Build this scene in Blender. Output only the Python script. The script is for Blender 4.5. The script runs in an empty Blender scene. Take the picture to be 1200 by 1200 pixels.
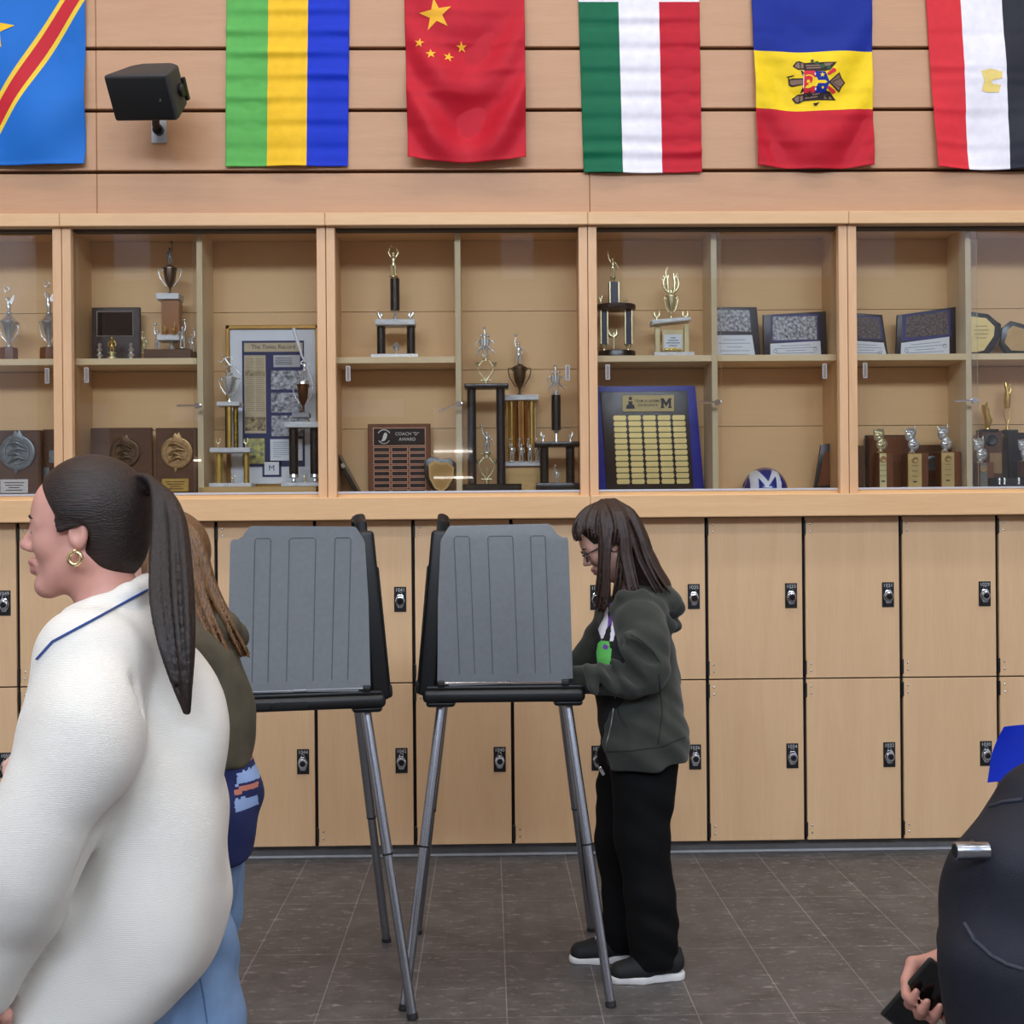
import bpy, bmesh, math, random
import numpy as np
from mathutils import Vector, Matrix, Euler
random.seed(7)
PI = math.pi
SC = bpy.context.scene
COL = SC.collection

# ------------------------------------------------------------------ camera model (photo measured at 1200 x 1200)
FPX, EYE = 1440.0, 1.55
PSI, RHO = math.atan(28/1440.0), 0.0084
r0 = Vector((math.cos(PSI), -math.sin(PSI), 0)); FW = Vector((math.sin(PSI), math.cos(PSI), 0)); u0 = Vector((0, 0, 1))
RT = r0*math.cos(RHO) - u0*math.sin(RHO); UP = u0*math.cos(RHO) + r0*math.sin(RHO)
def at(px, py, Y):
    """the point of the upright plane at depth Y that is seen at photo pixel (px, py)"""
    d = FW + RT*((px-600)/FPX) - UP*((py-620)/FPX)
    p = d*(Y/d.y); p.z += EYE
    return p
def proj(p):
    q = Vector(p) - Vector((0, 0, EYE)); z = q.dot(FW)
    return 600+FPX*q.dot(RT)/z, 620-FPX*q.dot(UP)/z
cd = bpy.data.cameras.new('camera'); cam = bpy.data.objects.new('camera', cd); COL.objects.link(cam)
M = Matrix((RT, UP, -FW)).transposed().to_4x4(); M.translation = Vector((0, 0, EYE)); cam.matrix_world = M
cd.sensor_width = 36; cd.lens = FPX/1200*36; cd.shift_y = 20/1200; cd.clip_start = 0.05
SC.camera = cam

# ------------------------------------------------------------------ materials
def lin(c): return tuple((v/255/12.92 if v/255 <= .04045 else ((v/255+.055)/1.055)**2.4) for v in c)
def newmat(name):
    m = bpy.data.materials.new(name); m.use_nodes = True
    nt = m.node_tree; return m, nt, nt.nodes, nt.links, nt.nodes['Principled BSDF']
def mat(name, col, rough=.5, metal=0, var=.12, scale=12, bump=0, bscale=200, stretch=(1, 1, 1), spec=.5, sheen=0, sss=0, coat=0, col2=None):
    m, nt, N, L, b = newmat(name)
    c = lin(col); b.inputs['Roughness'].default_value = rough; b.inputs['Metallic'].default_value = metal
    b.inputs['Specular IOR Level'].default_value = spec
    if sheen: b.inputs['Sheen Weight'].default_value = sheen
    if sss:
        b.inputs['Subsurface Weight'].default_value = sss; b.inputs['Subsurface Radius'].default_value = (.01, .004, .002); b.inputs['Subsurface Scale'].default_value = .6
    if coat: b.inputs['Coat Weight'].default_value = coat; b.inputs['Coat Roughness'].default_value = .08
    tc = N.new('ShaderNodeTexCoord'); mp = N.new('ShaderNodeMapping'); mp.inputs['Scale'].default_value = stretch
    L.new(tc.outputs['Object'], mp.inputs['Vector'])
    no = N.new('ShaderNodeTexNoise'); no.inputs['Scale'].default_value = scale; no.inputs['Detail'].default_value = 5
    L.new(mp.outputs[0], no.inputs['Vector'])
    r = N.new('ShaderNodeValToRGB'); r.color_ramp.elements[0].position = .3; r.color_ramp.elements[1].position = .7
    c2 = lin(col2) if col2 else tuple(min(1, v*(1+var)) for v in c)
    r.color_ramp.elements[0].color = tuple(v*(1-var) for v in c)+(1,) if not col2 else c+(1,)
    r.color_ramp.elements[1].color = c2+(1,)
    L.new(no.outputs['Fac'], r.inputs['Fac']); L.new(r.outputs[0], b.inputs['Base Color'])
    if bump:
        n2 = N.new('ShaderNodeTexNoise'); n2.inputs['Scale'].default_value = bscale; n2.inputs['Detail'].default_value = 3
        L.new(mp.outputs[0], n2.inputs['Vector'])
        bp = N.new('ShaderNodeBump'); bp.inputs['Strength'].default_value = bump; bp.inputs['Distance'].default_value = .002
        L.new(n2.outputs['Fac'], bp.inputs['Height']); L.new(bp.outputs[0], b.inputs['Normal'])
    return m
def wood(name, a, c, axis='x', rough=.42, gscale=1.0, contrast=1.0):
    """veneer: long soft figure plus fine pores along the grain"""
    m, nt, N, L, b = newmat(name)
    b.inputs['Roughness'].default_value = rough; b.inputs['Specular IOR Level'].default_value = .35
    tc = N.new('ShaderNodeTexCoord'); oi = N.new('ShaderNodeObjectInfo')
    sc = {'x': (.35, 4, 4), 'z': (4, 4, .35), 'y': (4, .35, 4)}[axis]
    ad = N.new('ShaderNodeVectorMath'); ad.operation = 'ADD'
    mul = N.new('ShaderNodeMath'); mul.operation = 'MULTIPLY'; mul.inputs[1].default_value = 37
    L.new(oi.outputs['Random'], mul.inputs[0]); L.new(tc.outputs['Object'], ad.inputs[0]); L.new(mul.outputs[0], ad.inputs[1])
    mp = N.new('ShaderNodeMapping'); mp.inputs['Scale'].default_value = tuple(v*gscale for v in sc); L.new(ad.outputs[0], mp.inputs['Vector'])
    n1 = N.new('ShaderNodeTexNoise'); n1.inputs['Scale'].default_value = 2.2; n1.inputs['Detail'].default_value = 6; n1.inputs['Distortion'].default_value = 1.2
    L.new(mp.outputs[0], n1.inputs['Vector'])
    mp2 = N.new('ShaderNodeMapping'); mp2.inputs['Scale'].default_value = tuple(v*gscale*(12 if v > 1 else 9) for v in sc); L.new(ad.outputs[0], mp2.inputs['Vector'])
    n2 = N.new('ShaderNodeTexNoise'); n2.inputs['Scale'].default_value = 2.5; n2.inputs['Detail'].default_value = 3; L.new(mp2.outputs[0], n2.inputs['Vector'])
    mx = N.new('ShaderNodeMix'); mx.data_type = 'FLOAT'; mx.inputs[0].default_value = .4
    L.new(n1.outputs['Fac'], mx.inputs[2]); L.new(n2.outputs['Fac'], mx.inputs[3])
    r = N.new('ShaderNodeValToRGB'); w = .22/contrast
    r.color_ramp.elements[0].position = .5-w; r.color_ramp.elements[1].position = .5+w
    r.color_ramp.elements[0].color = lin(a)+(1,); r.color_ramp.elements[1].color = lin(c)+(1,)
    L.new(mx.outputs[0], r.inputs['Fac']); L.new(r.outputs[0], b.inputs['Base Color'])
    return m
def emis(name, col, s):
    m, nt, N, L, b = newmat(name)
    b.inputs['Base Color'].default_value = lin(col)+(1,); b.inputs['Emission Color'].default_value = lin(col)+(1,); b.inputs['Emission Strength'].default_value = s
    return m
def glassmat(name, tint=(.99, .992, .988), k=1.0):
    m, nt, N, L, b = newmat(name); N.remove(b)
    out = N['Material Output']; t = N.new('ShaderNodeBsdfTransparent'); t.inputs[0].default_value = tint+(1,)
    g = N.new('ShaderNodeBsdfGlossy'); g.inputs['Roughness'].default_value = .0
    fr = N.new('ShaderNodeFresnel'); fr.inputs['IOR'].default_value = 1.5
    mu = N.new('ShaderNodeMath'); mu.operation = 'MULTIPLY'; mu.inputs[1].default_value = k; L.new(fr.outputs[0], mu.inputs[0])
    mx = N.new('ShaderNodeMixShader'); L.new(mu.outputs[0], mx.inputs[0]); L.new(t.outputs[0], mx.inputs[1]); L.new(g.outputs[0], mx.inputs[2]); L.new(mx.outputs[0], out.inputs[0])
    return m

# ------------------------------------------------------------------ mesh builder
class MB:
    def __init__(s): s.bm = bmesh.new(); s.mi = 0
    def _tag(s, fs):
        for f in fs: f.material_index = s.mi
    def box(s, x0, x1, y0, y1, z0, z1, bev=0, rot=None, seg=2):
        c = [(x, y, z) for x in (x0, x1) for y in (y0, y1) for z in (z0, z1)]
        if rot is not None:
            ct = Vector(((x0+x1)/2, (y0+y1)/2, (z0+z1)/2)); c = [ct+rot @ (Vector(p)-ct) for p in c]
        v = [s.bm.verts.new(p) for p in c]
        fs = [s.bm.faces.new([v[i] for i in q]) for q in ((0, 1, 3, 2), (4, 6, 7, 5), (0, 4, 5, 1), (2, 3, 7, 6), (0, 2, 6, 4), (1, 5, 7, 3))]
        s._tag(fs)
        if bev:
            es = list({e for f in fs for e in f.edges})
            r = bmesh.ops.bevel(s.bm, geom=es, offset=bev, segments=seg, affect='EDGES', profile=.5)
            s._tag(r['faces'])
        return s
    def tube(s, pts, r, n=10, caps=True, flat=1.0):
        pts = [Vector(p) for p in pts]; m = len(pts)
        rr = r if isinstance(r, (list, tuple)) else [r]*m
        if len(rr) != m: rr = [rr[0]+(rr[-1]-rr[0])*i/(m-1) for i in range(m)]
        rings = []; pu = None
        for i, p in enumerate(pts):
            t = (pts[min(i+1, m-1)]-pts[max(i-1, 0)])
            t = t.normalized() if t.length > 1e-9 else Vector((0, 0, 1))
            if pu is None: pu = t.orthogonal().normalized()
            else:
                pu = pu-t*pu.dot(t); pu = pu.normalized() if pu.length > 1e-6 else t.orthogonal().normalized()
            w = t.cross(pu)
            rings.append([s.bm.verts.new(p+(pu*math.cos(a)+w*math.sin(a)*flat)*rr[i]) for a in [2*PI*k/n for k in range(n)]])
        fs = []
        for a, b in zip(rings, rings[1:]):
            for k in range(n): fs.append(s.bm.faces.new((a[k], a[(k+1) % n], b[(k+1) % n], b[k])))
        if caps:
            fs.append(s.bm.faces.new(rings[0][::-1])); fs.append(s.bm.faces.new(rings[-1]))
        s._tag(fs); return s
    def cyl(s, a, b, r, n=16): return s.tube([a, b], r, n)
    def lathe(s, c, prof, n=20, axis='z', sx=1.0, sy=1.0):
        c = Vector(c); rings = []
        for z, r in prof:
            ring = []
            for k in range(n):
                a = 2*PI*k/n; u, v = math.cos(a)*max(r, 1e-5)*sx, math.sin(a)*max(r, 1e-5)*sy
                p = {'z': (u, v, z), 'y': (u, z, v), 'x': (z, u, v)}[axis]
                ring.append(s.bm.verts.new(c+Vector(p)))
            rings.append(ring)
        fs = []
        for a, b in zip(rings, rings[1:]):
            for k in range(n): fs.append(s.bm.faces.new((a[k], a[(k+1) % n], b[(k+1) % n], b[k])))
        fs.append(s.bm.faces.new(rings[0][::-1])); fs.append(s.bm.faces.new(rings[-1]))
        s._tag(fs); bmesh.ops.recalc_face_normals(s.bm, faces=fs); return s
    def sph(s, c, r, n=14):
        r = r if isinstance(r, (list, tuple)) else (r, r, r)
        m = max(5, n//2); c = Vector(c); s_ = s
        rings = [[s.bm.verts.new(c+Vector((r[0]*math.sin(t)*math.cos(a), r[1]*math.sin(t)*math.sin(a), r[2]*math.cos(t)))) for a in [2*PI*k/n for k in range(n)]] for t in [PI*j/m for j in range(1, m)]]
        top = s.bm.verts.new(c+Vector((0, 0, r[2]))); bot = s.bm.verts.new(c-Vector((0, 0, r[2]))); fs = []
        for a, b in zip(rings, rings[1:]):
            for k in range(n): fs.append(s.bm.faces.new((a[k], b[k], b[(k+1) % n], a[(k+1) % n])))
        for k in range(n):
            fs.append(s.bm.faces.new((top, rings[0][k], rings[0][(k+1) % n]))); fs.append(s.bm.faces.new((bot, rings[-1][(k+1) % n], rings[-1][k])))
        s._tag(fs); return s
    def prism(s, poly, y0, y1, bev=0, mtx=None):
        """polygon in XZ extruded along Y"""
        T = (lambda p: mtx @ Vector(p)) if mtx is not None else (lambda p: Vector(p))
        a = [s.bm.verts.new(T((x, y0, z))) for x, z in poly]; b = [s.bm.verts.new(T((x, y1, z))) for x, z in poly]; n = len(poly)
        fa, fb = s.bm.faces.new(a), s.bm.faces.new(b[::-1]); fs = [fa, fb]
        for k in range(n): fs.append(s.bm.faces.new((a[k], b[k], b[(k+1) % n], a[(k+1) % n])))
        bmesh.ops.recalc_face_normals(s.bm, faces=fs); s._tag(fs)
        if bev:
            r = bmesh.ops.bevel(s.bm, geom=list(fa.edges), offset=bev, segments=2, affect='EDGES', profile=.5); s._tag(r['faces'])
        return s
    def text(s, txt, size, x, y, z, depth=.0006, align='CENTER', mtx=None, bold=0):
        """lettering that stands in the XZ plane and faces -Y; (x, z) is the middle of the line"""
        cu = bpy.data.curves.new('t', 'FONT'); cu.body = txt; cu.size = size; cu.align_x = align; cu.align_y = 'CENTER'; cu.extrude = depth/2; cu.offset = bold; cu.resolution_u = 3
        ob = bpy.data.objects.new('t', cu); me = bpy.data.meshes.new_from_object(ob)
        vs = []
        for v in me.vertices:
            p = Vector((x+v.co.x, y-v.co.z, z+v.co.y)); vs.append(s.bm.verts.new(mtx @ p if mtx is not None else p))
        for p in me.polygons:
            try: f = s.bm.faces.new([vs[i] for i in p.vertices]); f.material_index = s.mi
            except ValueError: pass
        bpy.data.objects.remove(ob); bpy.data.curves.remove(cu); bpy.data.meshes.remove(me); return s
    def build(s, name, mats, parent=None, smooth=35, loc=None, rot=None):
        me = bpy.data.meshes.new(name); s.bm.to_mesh(me); s.bm.free()
        for m in (mats if isinstance(mats, (list, tuple)) else [mats]): me.materials.append(m)
        if smooth:
            me.polygons.foreach_set('use_smooth', [True]*len(me.polygons)); me.set_sharp_from_angle(angle=math.radians(smooth))
        o = bpy.data.objects.new(name, me); COL.objects.link(o)
        if parent: o.parent = parent
        if loc is not None: o.location = loc
        if rot is not None: o.rotation_euler = rot
        return o
def tag(o, label, cat, group=None, kind=None):
    o['label'] = label; o['category'] = cat
    if group: o['group'] = group
    if kind: o['kind'] = kind
    return o
def thing(name, label, cat, loc=(0, 0, 0), rz=0, group=None):
    o = bpy.data.objects.new(name, None); COL.objects.link(o); o.empty_display_size = .1
    o.location = loc; o.rotation_euler = (0, 0, rz)
    return tag(o, label, cat, group)
def struct(o): o['kind'] = 'structure'; return o
def dup(root, loc=None, rz=None):
    r = root.copy(); COL.objects.link(r)
    if loc is not None: r.location = loc
    if rz is not None: r.rotation_euler = (0, 0, rz)
    for ch in list(root.children):
        c = ch.copy(); COL.objects.link(c); c.parent = r
        for g in list(ch.children):
            d = g.copy(); COL.objects.link(d); d.parent = c
    return r

# ------------------------------------------------------------------ smooth solids: distance field on a grid, skinned with surface nets
class Sdf:
    def __init__(s, lo, hi, h):
        s.lo = np.array(lo, float); s.h = h; s.n = np.ceil((np.array(hi)-s.lo)/h).astype(int)+1
        s.D = np.full(s.n, .5, np.float32)
    def _sub(s, lo, hi, pad):
        a = np.maximum(0, np.floor((np.array(lo)-pad-s.lo)/s.h).astype(int)); b = np.minimum(s.n, np.ceil((np.array(hi)+pad-s.lo)/s.h).astype(int)+1)
        if (b <= a).any(): return None
        ax = [(s.lo[i]+s.h*np.arange(a[i], b[i])).astype(np.float32) for i in range(3)]
        X, Y, Z = np.meshgrid(*ax, indexing='ij', sparse=True)
        return (slice(a[0], b[0]), slice(a[1], b[1]), slice(a[2], b[2])), X, Y, Z
    def _mix(s, sl, d, k, op):
        A = s.D[sl]
        if op == 'add':
            if k <= 0: s.D[sl] = np.minimum(A, d)
            else: s.D[sl] = np.minimum(A, d)-np.square(np.maximum(k-np.abs(A-d), 0))/(4*k)
        else:
            d = -d
            if k <= 0: s.D[sl] = np.maximum(A, d)
            else: s.D[sl] = np.maximum(A, d)+np.square(np.maximum(k-np.abs(A-d), 0))/(4*k)
    def cone(s, a, b, ra, rb=None, k=.02, op='add'):
        rb = ra if rb is None else rb; a = np.array(a, float); b = np.array(b, float); R = max(ra, rb)
        q = s._sub(np.minimum(a, b)-R, np.maximum(a, b)+R, max(k, .01)+2*s.h)
        if q is None: return s
        sl, X, Y, Z = q; d = b-a; L2 = max(float(d@d), 1e-9)
        t = np.clip(((X-a[0])*d[0]+(Y-a[1])*d[1]+(Z-a[2])*d[2])/L2, 0, 1)
        dist = np.sqrt((X-a[0]-t*d[0])**2+(Y-a[1]-t*d[1])**2+(Z-a[2]-t*d[2])**2)-(ra+(rb-ra)*t)
        s._mix(sl, dist, k, op); return s
    def chain(s, pts, rs, k=.02):
        for i in range(len(pts)-1): s.cone(pts[i], pts[i+1], rs[i], rs[i+1], k)
        return s
    def ell(s, c, r, k=.02, op='add', rot=None):
        c = np.array(c, float); r = np.array(r, float); R = r.max() if rot is not None else r
        q = s._sub(c-R, c+R, max(k, .01)+2*s.h)
        if q is None: return s
        sl, X, Y, Z = q; dx, dy, dz = X-c[0], Y-c[1], Z-c[2]
        if rot is not None:
            m = np.array(rot.transposed()); dx, dy, dz = (m[i, 0]*dx+m[i, 1]*dy+m[i, 2]*dz for i in range(3))
        k0 = np.sqrt((dx/r[0])**2+(dy/r[1])**2+(dz/r[2])**2); k1 = np.sqrt((dx/r[0]**2)**2+(dy/r[1]**2)**2+(dz/r[2]**2)**2)+1e-6
        s._mix(sl, (k0*(k0-1)/k1).astype(np.float32), k, op); return s
    def box(s, lo, hi, rad=.01, k=.0, op='add'):
        lo = np.array(lo, float); hi = np.array(hi, float); c = (lo+hi)/2; e = (hi-lo)/2-rad
        q = s._sub(lo, hi, max(k, .01)+2*s.h)
        if q is None: return s
        sl, X, Y, Z = q; ax, ay, az = np.abs(X-c[0])-e[0], np.abs(Y-c[1])-e[1], np.abs(Z-c[2])-e[2]
        d = np.sqrt(np.maximum(ax, 0)**2+np.maximum(ay, 0)**2+np.maximum(az, 0)**2)+np.minimum(np.maximum(ax, np.maximum(ay, az)), 0)-rad
        s._mix(sl, d.astype(np.float32), k, op); return s
    def cut(s, p, nrm, k=.0):
        """remove everything on the side the normal points to"""
        n = np.array(nrm, float); n /= np.linalg.norm(n); sl, X, Y, Z = s._sub(s.lo, s.lo+s.h*s.n, 0)
        d = -((X-p[0])*n[0]+(Y-p[1])*n[1]+(Z-p[2])*n[2])
        s._mix(sl, d.astype(np.float32)+np.zeros(s.n, np.float32), k, 'sub'); return s
    def folds(s, amp, fx, fy, fz, seed=0, warp=1.0):
        """soft wrinkles: a few warped waves added to the field"""
        rng = np.random.RandomState(seed); sl, X, Y, Z = s._sub(s.lo, s.lo+s.h*s.n, 0)
        tot = 0
        for i in range(4):
            ph = rng.rand(4)*6.28; f = 1+.6*i; g = rng.uniform(-.6, .6, 3)
            tot = tot+np.sin(f*(fx*X+fy*Y+fz*Z)+warp*np.sin(9*X*(1+g[0])+7*Z*(1+g[1])+ph[0])*1.7+warp*np.sin(11*Y+5*Z+ph[1])+ph[2])/f
        s.D += (amp*tot).astype(np.float32); return s
    def mesh(s, name, mats, parent=None, smooth=1, cls=None):
        D, h, lo = s.D, s.h, s.lo; S = D < 0
        cnt = np.zeros(np.array(D.shape)-1, np.int8)
        for i in (0, 1):
            for j in (0, 1):
                for k in (0, 1): cnt += S[i:S.shape[0]-1+i, j:S.shape[1]-1+j, k:S.shape[2]-1+k]
        act = (cnt > 0) & (cnt < 8); idx = np.argwhere(act); ids = np.full(act.shape, -1, np.int32); ids[act] = np.arange(len(idx))
        val = {}
        for i in (0, 1):
            for j in (0, 1):
                for k in (0, 1): val[(i, j, k)] = D[idx[:, 0]+i, idx[:, 1]+j, idx[:, 2]+k]
        acc = np.zeros((len(idx), 3)); num = np.zeros(len(idx))
        for a in val:
            for ax in range(3):
                if a[ax] == 0:
                    b = list(a); b[ax] = 1; b = tuple(b); va, vb = val[a], val[b]; m = (va < 0) != (vb < 0)
                    t = np.where(m, va/np.where(np.abs(va-vb) < 1e-9, 1, va-vb), 0); p = np.tile(np.array(a, float), (len(idx), 1)); p[:, ax] = t
                    acc[m] += p[m]; num[m] += 1
        V = lo+h*(idx+acc/np.maximum(num, 1)[:, None]); quads = []
        for ax in range(3):
            sh = [slice(None)]*3; sa = list(sh); sb = list(sh); sa[ax] = slice(0, -1); sb[ax] = slice(1, None)
            A, B = S[tuple(sa)], S[tuple(sb)]; e = np.argwhere(A != B); u, w = (ax+1) % 3, (ax+2) % 3
            ok = (e[:, u] > 0) & (e[:, w] > 0) & (e[:, u] < S.shape[u]-1) & (e[:, w] < S.shape[w]-1); e = e[ok]
            def cid(du, dw):
                c = e.copy(); c[:, u] += du; c[:, w] += dw; return ids[c[:, 0], c[:, 1], c[:, 2]]
            q = np.stack([cid(-1, -1), cid(0, -1), cid(0, 0), cid(-1, 0)], 1); fl = ~A[e[:, 0], e[:, 1], e[:, 2]]; q[fl] = q[fl][:, ::-1]; quads.append(q)
        Q = np.concatenate(quads); Q = Q[(Q >= 0).all(1)]
        for _ in range(smooth):
            s1 = np.zeros_like(V); c1 = np.zeros(len(V))
            for a, b in ((0, 1), (1, 2), (2, 3), (3, 0)):
                np.add.at(s1, Q[:, a], V[Q[:, b]]); np.add.at(c1, Q[:, a], 1); np.add.at(s1, Q[:, b], V[Q[:, a]]); np.add.at(c1, Q[:, b], 1)
            V = .5*V+.5*s1/np.maximum(c1, 1)[:, None]
        me = bpy.data.meshes.new(name); me.vertices.add(len(V)); me.vertices.foreach_set('co', V.astype(np.float32).ravel())
        me.loops.add(4*len(Q)); me.loops.foreach_set('vertex_index', Q.astype(np.int32).ravel()); me.polygons.add(len(Q))
        me.polygons.foreach_set('loop_start', np.arange(0, 4*len(Q), 4, dtype=np.int32)); me.polygons.foreach_set('loop_total', np.full(len(Q), 4, np.int32))
        for m in (mats if isinstance(mats, (list, tuple)) else [mats]): me.materials.append(m)
        if cls is not None: me.polygons.foreach_set('material_index', cls(V[Q].mean(1)).astype(np.int32))
        me.update(calc_edges=True); me.validate(); me.polygons.foreach_set('use_smooth', [True]*len(me.polygons))
        o = bpy.data.objects.new(name, me); COL.objects.link(o)
        if parent: o.parent = parent
        return o
def inpoly(P, x, z):
    c = np.zeros(len(x), bool); n = len(P)
    for i in range(n):
        (x1, y1), (x2, y2) = P[i], P[(i+1) % n]
        if y1 == y2: continue
        m = ((y1 > z) != (y2 > z)) & (x < (x2-x1)*(z-y1)/(y2-y1)+x1); c ^= m
    return c
# ------------------------------------------------------------------ palette
W_PANEL = wood('maple_wall_veneer', (188, 142, 106), (200, 154, 117), 'x', .45, 1.6)
W_RAIL = wood('maple_rail', (214, 169, 122), (230, 188, 142), 'x', .4)
W_STILE = wood('maple_stile', (210, 165, 122), (226, 182, 140), 'z', .4)
W_CASE = wood('case_lining', (224, 181, 128), (232, 191, 138), 'x', .5, contrast=.7)
W_EDGE = wood('case_edge_band', (232, 202, 154), (238, 212, 168), 'x', .45, contrast=.6)
W_DOOR = wood('locker_maple', (206, 168, 128), (217, 181, 141), 'z', .38)
W_PLAQ = wood('walnut', (70, 42, 24), (104, 66, 38), 'x', .35, 4)
W_PLAQ2 = wood('mahogany', (96, 54, 28), (132, 78, 42), 'z', .35, 4)
W_OAK = wood('pale_oak', (190, 150, 90), (212, 174, 112), 'x', .4, 3)
BLACK = mat('black_plastic', (16, 16, 18), .38, var=.15)
BLACKW = mat('black_lacquer', (24, 20, 18), .25, var=.2)
DARK = mat('gap_black', (8, 8, 9), .8)
CHROME = mat('chrome', (205, 208, 212), .14, 1, var=.04)
ALU = mat('brushed_aluminium', (168, 172, 180), .27, 1, var=.06, scale=8, stretch=(40, 40, .5))
TRACK = mat('satin_track', (196, 198, 206), .4, .6, var=.04)
GOLD = mat('gold_plate', (226, 192, 106), .24, .85, var=.08)
PGOLD = mat('pale_gold', (236, 226, 180), .26, .8, var=.08)
PEWTER = mat('pewter', (118, 122, 122), .4, .7, var=.25, scale=60)
BRONZE = mat('bronze', (166, 132, 88), .4, .7, var=.25, scale=60)
DBRONZE = mat('dark_bronze', (92, 70, 48), .38, .75, var=.3, scale=60)
SILVER = mat('silver_plate', (232, 232, 228), .24, .75, var=.06)
MARBLE = mat('white_marble', (214, 212, 210), .3, var=.16, scale=30, stretch=(1, 1, 3))
PAPER = mat('white_paper', (226, 228, 232), .7, var=.02)
NEWS = mat('aged_newsprint', (196, 178, 146), .8, var=.06, scale=40)
INK = mat('ink', (60, 60, 66), .7)
NAVY = mat('navy_mat', (38, 48, 92), .7, var=.08)
BLUE = mat('royal_blue', (20, 38, 150), .4, var=.08)
GLASS = glassmat('clear_glass', k=1.0)
def photo(name, a, b, scale=60):
    return mat(name, a, .35, 0, scale=scale, col2=b)
BWPH = photo('black_white_photo', (26, 26, 28), (206, 206, 210), 70)
DKPH = photo('dark_photo', (22, 22, 26), (120, 100, 96), 90)
BRPH = photo('brown_photo', (60, 44, 36), (190, 168, 120), 60)

# ------------------------------------------------------------------ room shell
YF = 5.76                 # face of the display cases
YL = 5.79                 # face of the lockers
ZF, ZRT, ZSB = 1.722, 3.027, 1.598
RX0, RX1, RY0, RZ = -7.5, 8.0, -9.0, 9.6
def floor_mat():
    m, nt, N, L, b = newmat('stone_tile')
    tc = N.new('ShaderNodeTexCoord'); mp = N.new('ShaderNodeMapping'); mp.inputs['Location'].default_value = (-.047, -.24, 0)
    L.new(tc.outputs['Object'], mp.inputs['Vector'])
    br = N.new('ShaderNodeTexBrick'); br.offset = 0; br.inputs['Scale'].default_value = 1; br.inputs['Brick Width'].default_value = .3035; br.inputs['Row Height'].default_value = .61
    br.inputs['Mortar Size'].default_value = .0022; br.inputs['Mortar Smooth'].default_value = .2; br.inputs['Bias'].default_value = 0
    br.inputs['Color1'].default_value = lin((92, 89, 88))+(1,); br.inputs['Color2'].default_value = lin((84, 81, 81))+(1,); br.inputs['Mortar'].default_value = lin((128, 124, 120))+(1,)
    L.new(mp.outputs[0], br.inputs['Vector'])
    n1 = N.new('ShaderNodeTexNoise'); n1.inputs['Scale'].default_value = 7; n1.inputs['Detail'].default_value = 9; n1.inputs['Roughness'].default_value = .72; L.new(mp.outputs[0], n1.inputs['Vector'])
    r1 = N.new('ShaderNodeValToRGB'); r1.color_ramp.elements[0].position = .3; r1.color_ramp.elements[0].color = (.55, .54, .53, 1); r1.color_ramp.elements[1].position = .72; r1.color_ramp.elements[1].color = (1.35, 1.33, 1.3, 1)
    L.new(n1.outputs['Fac'], r1.inputs['Fac'])
    mx = N.new('ShaderNodeMix'); mx.data_type = 'RGBA'; mx.blend_type = 'MULTIPLY'; mx.inputs[0].default_value = 1
    L.new(br.outputs['Color'], mx.inputs[6]); L.new(r1.outputs[0], mx.inputs[7])
    n2 = N.new('ShaderNodeTexNoise'); n2.inputs['Scale'].default_value = 30; n2.inputs['Detail'].default_value = 10; n2.inputs['Roughness'].default_value = .75
    mp2 = N.new('ShaderNodeMapping'); mp2.inputs['Scale'].default_value = (.5, 1.3, 1); L.new(mp.outputs[0], mp2.inputs['Vector']); L.new(mp2.outputs[0], n2.inputs['Vector'])
    r2 = N.new('ShaderNodeValToRGB'); r2.color_ramp.elements[0].position = .55; r2.color_ramp.elements[0].color = (0, 0, 0, 1); r2.color_ramp.elements[1].position = .74; r2.color_ramp.elements[1].color = (1, 1, 1, 1)
    L.new(n2.outputs['Fac'], r2.inputs['Fac'])
    m2 = N.new('ShaderNodeMix'); m2.data_type = 'RGBA'; m2.inputs[7].default_value = lin((164, 160, 156))+(1,)
    L.new(r2.outputs[0], m2.inputs[0]); L.new(mx.outputs[2], m2.inputs[6]); L.new(m2.outputs[2], b.inputs['Base Color'])
    rr = N.new('ShaderNodeMapRange'); rr.inputs[3].default_value = .38; rr.inputs[4].default_value = .6; L.new(n1.outputs['Fac'], rr.inputs[0]); L.new(rr.outputs[0], b.inputs['Roughness'])
    bp = N.new('ShaderNodeBump'); bp.inputs['Strength'].default_value = .25; bp.inputs['Distance'].default_value = .002; bp.invert = True; L.new(br.outputs['Fac'], bp.inputs['Height']); L.new(bp.outputs[0], b.inputs['Normal'])
    b.inputs['Specular IOR Level'].default_value = .4
    return m
struct(MB().box(RX0, RX1, RY0, 6.3, -.1, 0).build('floor', floor_mat(), smooth=0))
PLAST = mat('pale_plaster', (206, 206, 210), .8, var=.03)
TAN = mat('tan_wall', (150, 122, 96), .7, var=.06)
struct(MB().box(RX0-.2, RX1+.2, RY0-.2, 6.6, RZ, RZ+.1).build('ceiling', PLAST, smooth=0))
struct(MB().box(RX0-.2, RX0, RY0-.2, 6.5, -.1, RZ).build('wall_left', PLAST, smooth=0))
struct(MB().box(RX1, RX1+.2, RY0-.2, 6.5, -.1, RZ).build('wall_right', PLAST, smooth=0))
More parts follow.
